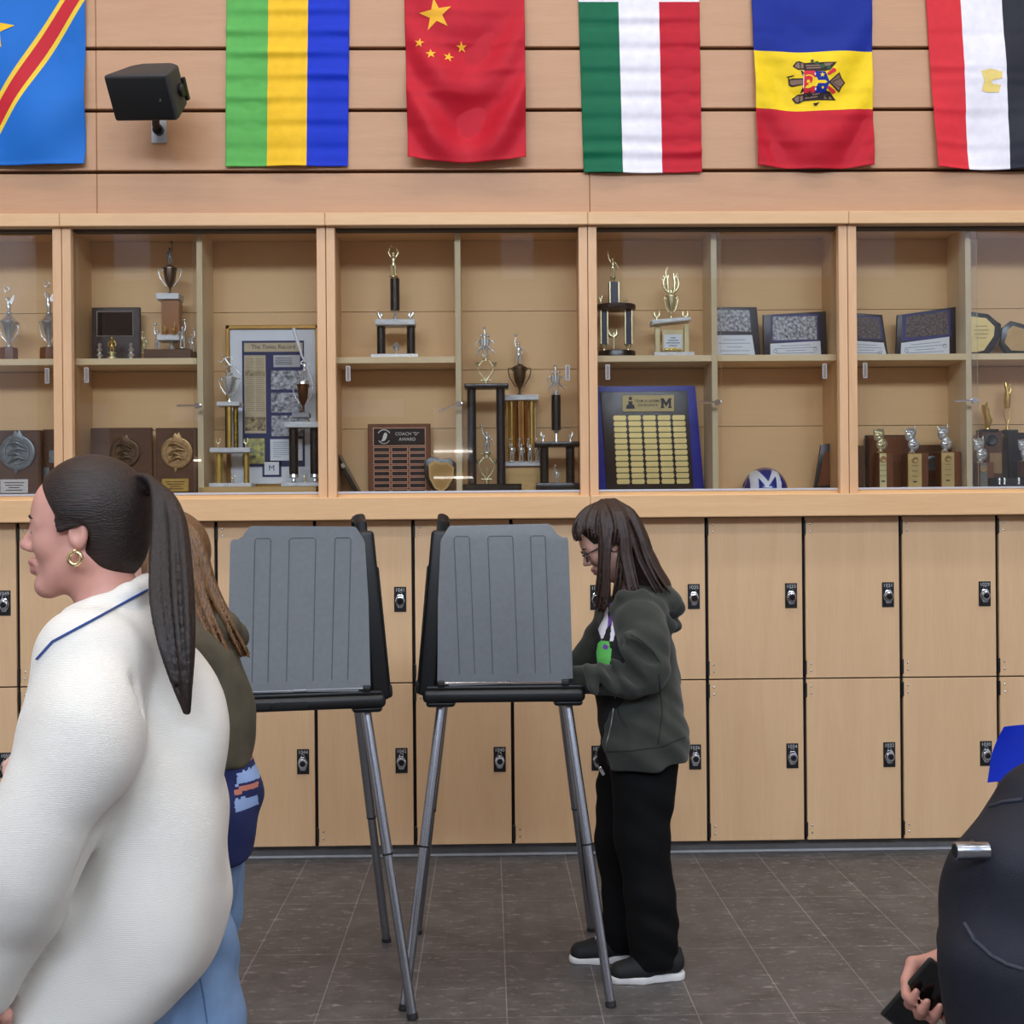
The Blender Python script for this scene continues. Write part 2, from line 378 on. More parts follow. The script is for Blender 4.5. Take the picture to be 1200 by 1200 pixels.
# opposite wall: tan below, a pale clerestory above; the daylight windows sit high up
b = MB(); BACKP = ((-6.2, -5.6), (.26, .8), (2.3, 6.9))
b.box(RX0, RX1, RY0-.2, RY0, -.1, 5.75)
b.mi = 1
for x0, x1 in BACKP: b.box(x0, x1, RY0-.2, RY0+.02, 5.75, 6.75)
b.mi = 0
for x0, x1 in ((RX0, -6.2), (-5.6, .26), (.8, 2.3), (6.9, RX1)): b.box(x0, x1, RY0-.2, RY0, 5.75, 6.75)
b.mi = 1; b.box(RX0, RX1, RY0-.2, RY0, 9.1, RZ)
WX = ((-7.0, -3.8), (-3.4, -.2), (.2, 3.4), (3.8, 7.4))
for x0, x1 in zip((RX0, -3.8, -.2, 3.4, 7.4), (-7.0, -3.4, .2, 3.8, RX1)): b.box(x0, x1, RY0-.2, RY0, 6.75, 9.1)
# pale panels added lower down to give pale reflections in the case glass
for x0, x1, z0, z1 in ((-7.0, -6.3, 2.77, 3.7), (-.9, -.25, 2.7, 3.6), (-2.5, -1.4, 3.45, 3.74), (-5.3, -4.8, 3.4, 3.6)): b.box(x0, x1, RY0, RY0+.03, z0, z1)
struct(b.build('wall_back', [TAN, PLAST], smooth=0))
TUBE = emis('lamp_tube', (255, 250, 240), 9)
for x0, x1, z in ((-.9, -.25, 2.86), (-.9, -.25, 2.42), (-6.55, -6.2, 2.74), (-4.9, -4.78, 2.74)):
    tag(MB().box(x0, x1, RY0+.03, RY0+.09, z-.018, z+.018, .004, seg=1).build('lamp', TUBE), 'thin bright lamp on the opposite wall, seen only as a reflection', 'lamp', 'thin lamps on the opposite wall')
SKYP = emis('daylight_pane', (214, 228, 255), 2.0)
for i, (x0, x1) in enumerate(WX):
    b = MB(); b.box(x0, x1, RY0-.12, RY0-.1, 6.75, 9.1); b.mi = 1
    for q in (0, .5, 1): xx = x0+(x1-x0-.06)*q; b.box(xx, xx+.06, RY0-.1, RY0-.02, 6.75, 9.1)
    for zz in (6.75, 7.9, 9.04): b.box(x0, x1, RY0-.1, RY0-.02, zz, zz+.06)
    struct(b.build('window_%d' % (i+1), [SKYP, mat('window_frame_grey', (90, 92, 96), .5)], smooth=0))

# panelled upper wall: boards with shadow gaps
xs = [RX0, at(114, 230, 5.78).x-3.03*0.0, at(691, 225, 5.78).x, RX1]
b = MB(); zs = [3.027, 3.233, 3.52, 3.81, 4.10, 4.39, 4.68, 4.97, 5.26, 5.55, 5.84, 6.13, 6.42, 6.71, 7.0, 7.29, 7.58, 7.87, 8.16, 8.45, 8.74, 9.03, 9.32, 9.6]
for z0, z1 in zip(zs, zs[1:]):
    for x0, x1 in ((RX0, xs[1]), (xs[1], xs[2]), (xs[2], xs[2]+3.0), (xs[2]+3.0, RX1)):
        b.box(x0+.0008, x1-.0008, 5.775, 5.80, z0+.008, z1-.008, .003, seg=1)
b.mi = 1; b.box(RX0, RX1, 5.81, 5.9, 3.0, RZ)
struct(b.build('wall_front', [W_PANEL, mat('groove_brown', (120, 80, 56), .7)], smooth=0))
struct(MB().box(RX0, RX1, 6.2, 6.3, -.1, 3.03).build('wall_rear_of_cases', mat('wall_behind', (120, 100, 80), .8), smooth=0))
# rail over the cases, ledge under them
b = MB(); UX = [-1.975+1.2265*k for k in range(-4, 9)]
for x0, x1 in zip(UX, UX[1:]): b.box(x0+.0006, x1-.0006, 5.735, 5.95, 2.971, 3.03, .003, seg=1)
struct(b.build('trim_1', W_RAIL, smooth=0))
b = MB()
for x0, x1 in zip(UX[::3], UX[3::3]): b.box(x0+.0006, x1-.0006, 5.715, 6.2, ZSB, ZF-.018, .004, seg=1)
struct(b.build('trim_2', W_RAIL, smooth=0))
# recessed kick under the lockers and the pale floor trim
struct(MB().box(RX0, RX1, 5.85, 6.2, 0, .09).build('trim_3', mat('kick_dark', (104, 100, 98), .6), smooth=0))
struct(MB().box(RX0, RX1, 5.835, 5.85, 0, .012, .003).build('baseboard_front', mat('floor_trim_pale', (168, 168, 170), .4), smooth=0))

# ------------------------------------------------------------------ display cases (one cabinet per bay)
ZSH = at(130, 420, 5.86).z      # shelf top
CASES = {}
def display_case(i, x0, shelves, label, lock, pulls):
    x1 = x0+1.2265; g = .0015; ST = .0425
    t = thing('display_case', label, 'display case', ((x0+x1)/2, 5.9, ZF), 0, 'glass-fronted trophy cases along the wall')
    hw = (x1-x0)/2; Yo = 5.9
    H = 2.971-ZF
    MB().box(-hw+g, -hw+ST, YF-Yo, 5.80-Yo, -.018, H, .002, seg=1).build('stile', W_STILE, t, 0); MB().box(hw-ST, hw-g, YF-Yo, 5.80-Yo, -.018, H, .002, seg=1).build('stile', W_STILE, t, 0)
    b = MB()                                     # lining: sides, floor, top, boarded back
    b.box(-hw+g, -hw+.03, 5.80-Yo, 6.12-Yo, -.018, H+.03); b.box(hw-.03, hw-g, 5.80-Yo, 6.12-Yo, -.018, H+.03)
    b.box(-hw+.03, hw-.03, 5.80-Yo, 6.12-Yo, -.018, 0); b.box(-hw+.03, hw-.03, 5.80-Yo, 6.12-Yo, H+.012, H+.03)
    zb = [0, .33, .62, .91, H+.012]
    for a, c in zip(zb, zb[1:]): b.box(-hw+.03, hw-.03, 6.10-Yo, 6.12-Yo, a+.0015, c-.0015)
    b.mi = 1; b.box(-hw+.03, hw-.03, 6.12-Yo, 6.125-Yo, 0, H+.01)
    b.build('carcass', [W_CASE, mat('back_gap', (120, 84, 52), .8)], t, 0)
    MB().box(-.0135, .0135, 5.865-Yo, 6.10-Yo, 0, H+.012, .001, seg=1).build('divider', wood('divider_ply', (234, 208, 164), (240, 218, 178), 'z', .45, contrast=.6), t, 0)
    for sd in shelves:
        a, c = (-hw+.03, -.0135) if sd == 'l' else (.0135, hw-.03)
        MB().box(a, c, 5.86-Yo, 6.10-Yo, ZSH-ZF-.03, ZSH-ZF, .001, seg=1).build('shelf', W_EDGE, t, 0)
    b = MB(); b.box(-hw+ST, hw-ST, 5.795-Yo, 5.845-Yo, 0.0, .011, .002, seg=1); b.build('bottom_track', TRACK, t, 0)
    b = MB(); b.box(-hw+ST, hw-ST, 5.795-Yo, 5.845-Yo, H-.012, H+.012, .002, seg=1); b.build('top_track', mat('dark_track', (70, 60, 50), .5), t, 0)
    for sd in ('l', 'r'):
        yy = 5.812 if sd == 'l' else 5.828
        a, c = (-hw+.031, .022) if sd == 'l' else (-.022, hw-.031)
        p = MB().box(a, c, yy-Yo, yy+.005-Yo, .008, H-.005).build('glass_pane', GLASS, t, 0)
        if sd in pulls:
            xx = -hw+ST+.052 if sd == 'l' else hw-ST-.052
            zc = .568
            q = MB(); q.box(xx-.011, xx+.011, yy-.003-Yo, yy-.0005-Yo, zc-.036, zc+.036, .001, seg=1); q.mi = 1
            q.box(xx-.007, xx+.007, yy-.0038-Yo, yy-.002-Yo, zc-.032, zc+.032)
            q.build('finger_pull', [mat('pull_rim', (188, 188, 192), .3, .8), mat('pull_cup', (128, 116, 104), .5, .4)], p, 0)
        if sd == 'l' and lock is not None:
            q = MB(); c0 = Vector((.0, 5.795-Yo, .42)); q.cyl(c0, c0+Vector((0, .017, 0)), .014, 14)
            d = Vector((-math.cos(lock), 0, -math.sin(lock)))*.092
            rot = Euler((0, -lock, 0)).to_matrix()
            mid = c0+d*.5+Vector((0, .008, 0)); q.box(mid.x-.05, mid.x+.05, mid.y-.004, mid.y+.004, mid.z-.005, mid.z+.005, .001, rot=rot, seg=1)
            q.box(c0.x-.012, c0.x+.02, c0.y+.002, c0.y+.014, c0.z-.008, c0.z+.008, .002)
            q.build('ratchet_lock', CHROME, p)
    CASES[i] = t
X0 = -1.975
display_case(0, X0-1.2265, 'lr', 'wooden trophy case at the left edge, winged silver cups on its shelf', 0, 'lr')
display_case(1, X0, 'l', 'wooden trophy case holding the gold framed newspaper page on its right', .0, 'l')
display_case(2, X0+1.2265, 'l', 'wooden trophy case with black columned trophies, directly above the two voting booths', .36, 'lr')
display_case(3, X0+2*1.2265, 'lr', 'wooden trophy case holding the blue helmet and gold name plate board', 0, 'lr')
display_case(4, X0+3*1.2265, 'lr', 'wooden trophy case at the right edge with mask topped trophies', 0, 'l')

# ------------------------------------------------------------------ lockers
LX0, LP = -2.201, .4617
PLATE = mat('plate_black', (12, 12, 13), .4); DIG = mat('digit_grey', (176, 178, 180), .5)
DIALM = mat('dial_black', (14, 15, 24), .25)
def locker(k, row, num):
    x0 = LX0+LP*k; x1 = x0+LP; z0, z1 = (.832, 1.597) if row == 0 else (.066, .8285)
    where = 'upper' if row == 0 else 'lower'
    special = {1027: 'maple upper locker cut off by the right edge, right of locker 1029', 1028: 'maple lower locker beside the blue chair, right of locker 1030',
               1039: 'maple upper locker hidden behind the right booth screen, two left of locker 1035', 1037: 'maple upper locker behind the head of the person in the green hoodie',
               1043: 'maple upper locker behind the left booth screen, just left of locker 1041', 1045: 'maple upper locker at the left edge of the left booth, behind the hair',
               1047: 'maple upper locker behind the face of the ponytailed person, right of locker 1049', 1038: 'maple lower locker partly behind the green hoodie, right of locker 1040',
               1046: 'maple lower locker just left of locker 1044, half behind the walkers', 1048: 'maple lower locker behind the white sweater, right of locker 1050'}
    t = thing('locker', special.get(num, 'maple %s locker with the number %d on its black lock plate' % (where, num)), 'locker', ((x0+x1)/2, YL, z0), 0, 'numbered maple lockers under the trophy cases')
    h = z1-z0; hw = LP/2
    MB().box(-hw, hw, .022, .4, 0 if row else -.0035, h).build('carcass', DARK, t, 0)
    d = MB().box(-hw+.008, hw-.008, 0, .019, .0015, h-.0015, .0015, seg=1).build('door', W_DOOR, t, 0)
    lx = hw-.062; lz = (1.224 if row == 0 else .466)-z0
    p = MB().box(lx-.0285, lx+.0285, -.003, 0, lz-.059, lz+.059, .001, seg=1).build('lock_plate', PLATE, t, 0)
    MB().text(str(num), .0235, lx, -.0034, lz+.0435).build('number', DIG, p, 0)
    b = MB(); c = (lx, -.003, lz-.008)
    out = [(-.012, .034), (.012, .034), (.02, .022), (.026, .004), (.024, -.012), (.012, -.038), (-.012, -.038), (-.024, -.012), (-.026, .004), (-.02, .022)]
    b.prism([(c[0]+x*.9, c[2]+z*.9) for x, z in out], -.011, -.003, .003)
    b.lathe(c, [(-.008, .021), (-.017, .0205), (-.019, .018)], 20, 'y'); b.tube([(lx-.007, -.006, lz+.022), (lx-.008, -.006, lz+.03), (lx, -.006, lz+.0345), (lx+.008, -.006, lz+.03), (lx+.007, -.006, lz+.022)], .0022, 6)
    dl = b.build('combination_lock', CHROME, p)
    b = MB(); b.lathe((c[0]+.001, c[1], c[2]), [(-.016, .0135), (-.021, .0135), (-.023, .012), (-.0235, .005)], 18, 'y'); b.build('dial', DIALM, p)
    for zc in (.052, h-.052):
        b = MB(); b.box(-hw-.001, -hw+.0105, -.004, .02, zc-.034, zc+.034, .002, seg=1); b.build('hinge', BLACK, t, 0)
        for dz in (-.017, .017):
            MB().sph((-hw+.031, -.0005, zc+dz), (.0048, .003, .0048), 10).build('rivet', CHROME, t)
for k in range(-1, 11):
    locker(k, 0, 1047-2*k); locker(k, 1, 1048-2*k)
# ------------------------------------------------------------------ flags hung on the panelling
def cloth(name, col): return mat(name, col, .62, 0, var=.05, scale=25, bump=.15, bscale=500, spec=.25)
F_LB = cloth('flag_sky_blue', (26, 108, 196)); F_RED = cloth('flag_red', (190, 22, 42)); F_YEL = cloth('flag_yellow', (242, 190, 36)); F_GRN = cloth('flag_light_green', (92, 172, 82))
F_DBL = cloth('flag_royal_blue', (8, 48, 190)); F_DGR = cloth('flag_dark_green', (0, 100, 66)); F_WHT = cloth('flag_white', (236, 232, 240)); F_NAV = cloth('flag_navy', (8, 38, 140))
F_BLK = cloth('flag_black', (38, 40, 50)); F_RD2 = cloth('flag_scarlet', (214, 44, 54)); F_STAR = cloth('flag_star_gold', (246, 182, 50)); F_YL2 = cloth('flag_lemon', (244, 206, 28))
YFL = 5.772
def two_tone(name, cols, f):
    """one cloth material whose colour bands follow the UV map: f builds the band coordinate from u and v, cols are (start, colour)"""
    m, nt, N, L, b = newmat(name); b.inputs['Roughness'].default_value = .62; b.inputs['Specular IOR Level'].default_value = .25
    uv = N.new('ShaderNodeUVMap'); sp = N.new('ShaderNodeSeparateXYZ'); L.new(uv.outputs[0], sp.inputs[0])
    a = N.new('ShaderNodeMath'); a.operation = 'MULTIPLY_ADD'; a.inputs[1].default_value = f[0]; L.new(sp.outputs[0], a.inputs[0]); 
    c = N.new('ShaderNodeMath'); c.operation = 'MULTIPLY_ADD'; c.inputs[1].default_value = f[1]; c.inputs[2].default_value = f[2]; L.new(sp.outputs[1], c.inputs[0]); L.new(c.outputs[0], a.inputs[2])
    r = N.new('ShaderNodeValToRGB'); r.color_ramp.interpolation = 'CONSTANT'
    while len(r.color_ramp.elements) < len(cols): r.color_ramp.elements.new(.5)
    for e, (p, col) in zip(r.color_ramp.elements, cols): e.position = p; e.color = lin(col)+(1,)
    L.new(a.outputs[0], r.inputs['Fac']); L.new(r.outputs[0], b.inputs['Base Color'])
    n2 = N.new('ShaderNodeTexNoise'); n2.inputs['Scale'].default_value = 350; bp = N.new('ShaderNodeBump'); bp.inputs['Strength'].default_value = .12; bp.inputs['Distance'].default_value = .002
    L.new(n2.outputs['Fac'], bp.inputs['Height']); L.new(bp.outputs[0], b.inputs['Normal']); return m
class Flag:
    """cloth sheet: u runs left to right, v from the top hem down; sag droops the bottom hem, crease lines are old folds"""
    def __init__(s, xl, xr, yb, label, seed, taper=(0, 0), sag=0, big=.012, creases=(), drape='v'):
        s.pl, s.pr, s.yb, s.taper, s.sag, s.big, s.creases, s.drape, s.seed = xl, xr, yb, taper, sag, big, creases, drape, seed
        c = at((xl+xr)/2, yb, YFL); s.W = (at(xr, yb, YFL)-at(xl, yb, YFL)).x; s.H = .875; s.k = .004
        s.t = thing('flag', label, 'flag', (c.x, YFL, c.z+s.H), 0, 'national flags hung in a row along the top')
    def pt(s, u, v, off=0):
        k = s.W/(s.pr-s.pl)
        xl = -s.W/2-s.taper[0]*k*(1-v); xr = s.W/2-s.taper[1]*k*(1-v)
        x = xl+(xr-xl)*u; z = -s.H*v
        z -= s.sag*k*v*(math.sin(PI*u)**1.1)
        sd = s.seed; e = min(1, v*1.5)
        d = .006
        if s.drape == 'v':      # cloth hangs from two corners: curved swags that deepen downwards
            q = abs(u-.5)*2; w = v-.28*(1-q*q)*1.2
            d += s.big*e*(.6+.5*math.sin(17*w+sd)*(1-q*.5)+.5*math.sin(9*(u-.15)+sd*1.7+2.2*v))
        elif s.drape == 'd':    # diagonal swags
            d += s.big*e*(.7+.5*math.sin(5.5*(u*1.2-v*.8)+sd)+.5*math.sin(11*(u*.5+v)+sd*2)*u)
        else:
            d += s.big*e*(.6+.5*math.sin(7*u+2*v+sd)+.25*math.sin(13*u-3*v+sd*2))
        for cv in s.creases:    # pressed folds, alternating ridges
            dv = (v-cv)/.022
            if abs(dv) < 2.2: d += s.k*math.exp(-dv*dv)*(.6+.4*math.sin(5*u+cv*31))*(.55+.45*math.sin(cv*47+sd))
            dw = (v-cv-.035)/.03
            if 0 <= abs(dw) < 2.2: d -= .5*s.k*math.exp(-dw*dw)
        # hem flare
        d += .004*math.exp(-((1-v)/.015)**2)
        return Vector((x, -max(.003, d)-off, z))
    def sheet(s, mats, pick=None, nu=96, nv=150):
        bm = bmesh.new(); uvl = bm.loops.layers.uv.new('UVMap')
        us = sorted(set([i/nu for i in range(nu+1)]+list(s.cuts_u))); vs = sorted(set([j/nv for j in range(nv+1)]+list(s.cuts_v)))
        g = [[bm.verts.new(s.pt(u, v)) for u in us] for v in vs]
        for j in range(len(vs)-1):
            for i in range(len(us)-1):
                f = bm.faces.new((g[j][i], g[j+1][i], g[j+1][i+1], g[j][i+1]))
                for lp, (a, c) in zip(f.loops, ((i, j), (i, j+1), (i+1, j+1), (i+1, j))): lp[uvl].uv = (us[a], vs[c])
                if pick: f.material_index = pick((us[i]+us[i+1])/2, (vs[j]+vs[j+1])/2)
        m = MB(); m.bm.free(); m.bm = bm
        o = m.build('cloth', mats, s.t, 180); md = o.modifiers.new('thick', 'SOLIDIFY'); md.thickness = .0008; md.offset = 1
        return o
    cuts_u = (); cuts_v = ()
    def uv(s, px, py):
        """flag coordinates of a photo pixel"""
        p = at(px, py, YFL)-Vector(s.t.location); v = -p.z/s.H; k = s.W/(s.pr-s.pl)
        xl = -s.W/2-s.taper[0]*k*(1-v); xr = s.W/2-s.taper[1]*k*(1-v); u = (p.x-xl)/(xr-xl)
        v -= s.sag*k*v*(math.sin(PI*min(1, max(0, u)))**1.1)/s.H
        return u, v
    def patch(s, name, polys, mats, off=.003):
        """emblem pieces printed on the cloth: polygons in photo pixels, cut small so that they follow the folds"""
        bm = bmesh.new()
        for q in polys:
            P, mi, o2 = (q+(0, 0))[:3] if len(q) < 3 else q
            vs = [bm.verts.new((x, y, o2*.0005)) for x, y in P]
            f = bm.faces.new(vs); f.material_index = mi
        bmesh.ops.triangulate(bm, faces=bm.faces[:])
        for _ in range(2): bmesh.ops.subdivide_edges(bm, edges=[e for e in bm.edges if e.calc_length() > 2.5], cuts=1)
        bmesh.ops.triangulate(bm, faces=bm.faces[:])
        for v in bm.verts:
            u, w = s.uv(v.co.x, v.co.y); v.co = s.pt(u, w, off+v.co.z)
        for f in bm.faces:
            f.normal_update()
            if f.normal.y > 0: f.normal_flip()
        m = MB(); m.bm.free(); m.bm = bm; return m.build(name, mats, s.t, 0)
def star(cx, cy, r, a0=-90, q=.382): return [(cx+(r if i % 2 == 0 else r*q)*math.cos(math.radians(a0+36*i)), cy+(r if i % 2 == 0 else r*q)*math.sin(math.radians(a0+36*i))) for i in range(10)]
CR = [.2, .35, .5, .65, .8, .9]
# 1: sky blue with a red diagonal and a star
fl = Flag(-42, 101, 194, 'sky blue flag with yellow edged red diagonal stripe, cut off at left edge', 1.0, (0, -2), 2, .04, (), 'd')
A = fl.uv(76, 0); B = fl.uv(0, 122)      # left edge of yellow stripe
C = fl.uv(92, 0); D = fl.uv(0, 175)
# band coordinate along the normal of the stripe, in metres scaled
def band(p): return p
du, dv = (B[0]-A[0])*fl.W, (B[1]-A[1])*fl.H; ln = math.hypot(du, dv); nx, ny = -dv/ln, du/ln
if nx < 0: nx, ny = -nx, -ny
f = lambda p: nx*p[0]*fl.W+ny*p[1]*fl.H
off = .5-f(A)
m1 = two_tone('congo_bands', [(0, (26, 108, 196)), (.5-.014, (240, 204, 60)), (.5+.004, (200, 36, 50)), (.5+.066, (240, 204, 60)), (.5+.084, (26, 108, 196))], (nx*fl.W, ny*fl.H, off))
fl.sheet(m1); fl.patch('star', [(star(-6, 36, 26, -80), 0)], [F_YEL])
# 2: green, yellow, blue upright bands
fl = Flag(265, 408, 196, 'flag of upright green, yellow and royal blue bands beside the loudspeaker', 2.0, (-3, -4), 0, .014, (.16, .275, .39, .51, .63, .75, .87), 'f'); fl.k = .009
fl.cuts_u = (.338, .663); fl.sheet([F_GRN, F_YEL, F_DBL], lambda u, v: 0 if u < .338 else 1 if u < .663 else 2)
# 3: red with five stars
fl = Flag(479, 616, 189, 'red flag with one large and four small yellow stars', 3.4, (4, 0), 5, .06, (.2, .37, .52, .64, .8), 'v'); fl.k = .005
fl.sheet([F_RED])
for c, r, a in (((511, 20), 20, -98), ((492, 54), 6, -80), ((505.5, 68.5), 6.5, -95), ((526, 70.5), 6.5, -80), ((541, 57), 6.5, -95)): fl.patch('star', [(star(c[0], c[1], r, a), 0)], [F_STAR])
# 4: green, white, red upright bands with a white header
fl = Flag(684, 822, 203, 'flag of upright green, white and red bands above the case divider', 4.1, (5, 1), 1, .014, (.17, .3, .43, .56, .68, .8, .89), 'f'); fl.k = .011
hv = fl.uv(750, 3)[1]; fl.cuts_u = (.33, .665); fl.cuts_v = (hv,)
fl.sheet([F_DGR, F_WHT, F_RED], lambda u, v: 1 if v < hv else 0 if u < .33 else 1 if u < .665 else 2)
# 5: blue, yellow, red bands with an eagle emblem lying on its side
fl = Flag(887, 1023, 195, 'flag of blue, yellow and red bands with a sideways eagle emblem', 5.2, (6, 0), 5, .034, (.25, .42, .58, .72, .86), 'v'); fl.k = .004
va, vb = fl.uv(955, 63)[1], fl.uv(955, 132)[1]; fl.cuts_v = (va, vb)
fl.sheet([F_NAV, F_YL2, F_RED], lambda u, v: 0 if v < va else 1 if v < vb else 2)
EM = [cloth('eagle_brown', (132, 104, 90)), cloth('eagle_outline', (44, 30, 26)), F_RD2, F_NAV, F_YL2, cloth('olive_branch', (40, 84, 52)), F_WHT]
e = lambda x, y: (900+x/10.91, 55+y/10.91)
def E(mi, lv, *pts): return ([e(*p) for p in pts], mi, lv)
def ring(cx, cy, r, n=14): return [(cx+r*math.cos(2*PI*i/n), cy+r*math.sin(2*PI*i/n)) for i in range(n)]
pl = []
for sy in (1, -1):
    Y_ = lambda y: y if sy == 1 else 940-y
    pl += [E(1, 0, *[(x, Y_(y)) for x, y in ((300, 268), (345, 212), (385, 205), (450, 232), (850, 232), (770, 330), (700, 350), (450, 345), (430, 320), (370, 318))]),
           E(0, 1, *[(x, Y_(y)) for x, y in ((325, 268), (355, 228), (385, 222), (395, 300), (370, 302))]), E(0, 1, *[(x, Y_(y)) for x, y in ((462, 258), (640, 268), (640, 285), (462, 276))]),
           E(0, 1, *[(x, Y_(y)) for x, y in ((470, 292), (650, 300), (640, 318), (470, 312))]), E(0, 1, *[(x, Y_(y)) for x, y in ((690, 248), (800, 246), (760, 282), (700, 290))]),
           E(0, 1, *[(x, Y_(y)) for x, y in ((404, 228), (436, 240), (436, 302), (404, 302))]),
           E(2, 1, *[(x, Y_(y)) for x, y in ((720, 385), (800, 310), (840, 325), (838, 350), (745, 405))]), E(1, 0, *[(x, Y_(y)) for x, y in ((400, 330), (440, 345), (440, 400), (425, 400))])]
pl += [E(1, 0, (250, 430), (300, 420), (430, 430), (430, 510), (300, 525), (262, 505)), E(0, 1, (270, 440), (320, 440), (425, 445), (425, 498), (310, 505), (275, 490)), E(1, 0, (220, 395), (320, 380), (322, 392), (262, 405), (262, 430), (250, 430), (248, 405)),
       E(6, 1, (432, 330), (440, 330), (440, 622), (432, 622)), E(2, 1, (440, 335), (570, 345), (585, 480), (575, 615), (440, 615)), E(3, 1, (570, 350), (700, 360), (755, 488), (705, 622), (580, 618), (590, 480)),
       E(4, 2, (545, 440), (590, 430), (610, 470), (700, 470), (730, 490), (700, 508), (610, 505), (590, 545), (550, 540)),
       E(1, 0, (750, 480), (885, 360), (915, 420), (972, 480), (920, 545), (890, 610), (750, 500)), E(0, 1, (775, 480), (880, 385), (900, 430), (950, 480), (905, 540), (885, 585), (775, 497)), E(1, 2, (790, 482), (900, 425), (902, 432), (800, 490)), E(1, 2, (790, 490), (905, 540), (902, 548), (790, 497)),
       ([e(*p) for p in ring(490, 475, 52)], 2, 2), ([e(*p) for p in ring(490, 475, 20)], 4, 3), (star(*e(662, 400), 3.2), 4, 2), ([e(*p) for p in ring(668, 560, 15)], 4, 2), E(6, 2, (566, 370), (580, 380), (580, 400), (566, 400)), E(6, 2, (570, 560), (590, 565), (588, 590), (572, 590))]
# crescent
pl.append(([e(490+85*math.cos(a), 475+85*math.sin(a)) for a in [math.radians(-115+23*i) for i in range(11)]]+[e(490+66*math.cos(a), 475+72*math.sin(a)) for a in [math.radians(115-23*i) for i in range(11)]], 4, 2))
for x, y, r in ((545, 210, 26), (600, 240, 30), (670, 285, 34), (745, 310, 34)): pl.append((star(*e(x, y), r/10.0, -60, .6), 5, 2))
pl.append(E(1, 2, (560, 745), (640, 735), (600, 778), (575, 775)))
fl.patch('emblem', pl, EM)
# 6: red, white, black upright bands with a gold device
fl = Flag(1096, 1236, 198, 'flag of upright red, white and black bands at the right edge', 6.5, (11, 2), 3, .032, (.24, .45, .52, .68, .86), 'd'); fl.k = .005
fl.cuts_u = (.27, .6); fl.sheet([F_RD2, F_WHT, F_BLK], lambda u, v: 0 if u < .27 else 1 if u < .6 else 2)
g = lambda x, y: (800+x/3.0, y/3.0)
fl.patch('emblem', [([g(1040, 258), g(1072, 252), g(1112, 262), g(1112, 285), g(1080, 282), g(1072, 294), g(1082, 306), g(1108, 308), g(1100, 334), g(1060, 334), g(1042, 326), g(1058, 312), g(1050, 294), g(1060, 280)], 0, 0)], [cloth('faded_gold', (232, 206, 120))])

# ------------------------------------------------------------------ loudspeaker
c = at(167, 108, 5.5)
t = thing('loudspeaker', 'black loudspeaker tilted down from a silver wall bracket', 'speaker', (c.x, 5.775, at(187, 153, 5.77).z))
mt = Matrix.Translation(Vector((.04, -.25, .105))) @ Euler((math.radians(36), 0, math.radians(-17)), 'XYZ').to_matrix().to_4x4() @ Matrix.Rotation(math.radians(5), 4, 'Y')
b = MB()
poly = [(-.15, -.13), (.15, -.13), (.153, -.1), (.12, .06), (.07, .1), (-.07, .1), (-.12, .06), (-.153, -.1)]   # plan: x, depth
bm = b.bm; h = .1
lo_ = [bm.verts.new((x, y, -h+.012*(y > 0))) for x, y in poly]; hi_ = [bm.verts.new((x, y, h-.012*(y > 0))) for x, y in poly]; n = len(poly)
fs = [bm.faces.new(lo_[::-1]), bm.faces.new(hi_)]+[bm.faces.new((lo_[k], lo_[(k+1) % n], hi_[(k+1) % n], hi_[k])) for k in range(n)]
bmesh.ops.recalc_face_normals(bm, faces=fs); bmesh.ops.bevel(bm, geom=bm.edges[:], offset=.012, segments=3, affect='EDGES', profile=.5); bm.transform(mt)
b.build('cabinet', mat('speaker_grey', (44, 45, 48), .55, var=.1), t)
b = MB(); b.box(-.143, .143, -.136, -.126, -.091, .091, .006); b.bm.transform(mt); gr = b.build('grille', mat('grille_black', (7, 7, 9), .7, bump=.3, bscale=600), t)
b = MB(); b.prism([(.092, -.012), (.104, -.012), (.104, .004)], -.1375, -.1362); b.bm.transform(mt); b.build('badge', CHROME, gr, 0)
b = MB(); b.lathe((.157, -.02, 0), [(-.012, .03), (.0, .03), (.006, .024)], 18, 'x'); b.box(.15, .166, -.012, .012, -.05, .05, .004); b.bm.transform(mt); b.build('yoke_knob', BLACK, t)
b = MB(); b.box(-.035, .035, -.006, 0, -.058, .075, .002); b.cyl((-.012, -.008, -.048), (-.012, 0, -.048), .004, 8); b.cyl((.012, -.008, -.045), (.012, 0, -.045), .004, 8); b.build('wall_plate', mat('plate_silver', (196, 198, 204), .4, .5), t)
b = MB(); b.tube([(0, -.004, 0), (.0, -.06, .01), (.02, -.13, .05), (.04, -.2, .09)], [.018, .018, .016, .016], 12); b.build('bracket_arm', BLACK, t)
b = MB(); b.lathe((0, -.0, 0), [(0, .025), (-.03, .025), (-.036, .02)], 18, 'y'); b.build('swivel_knob', BLACK, t)
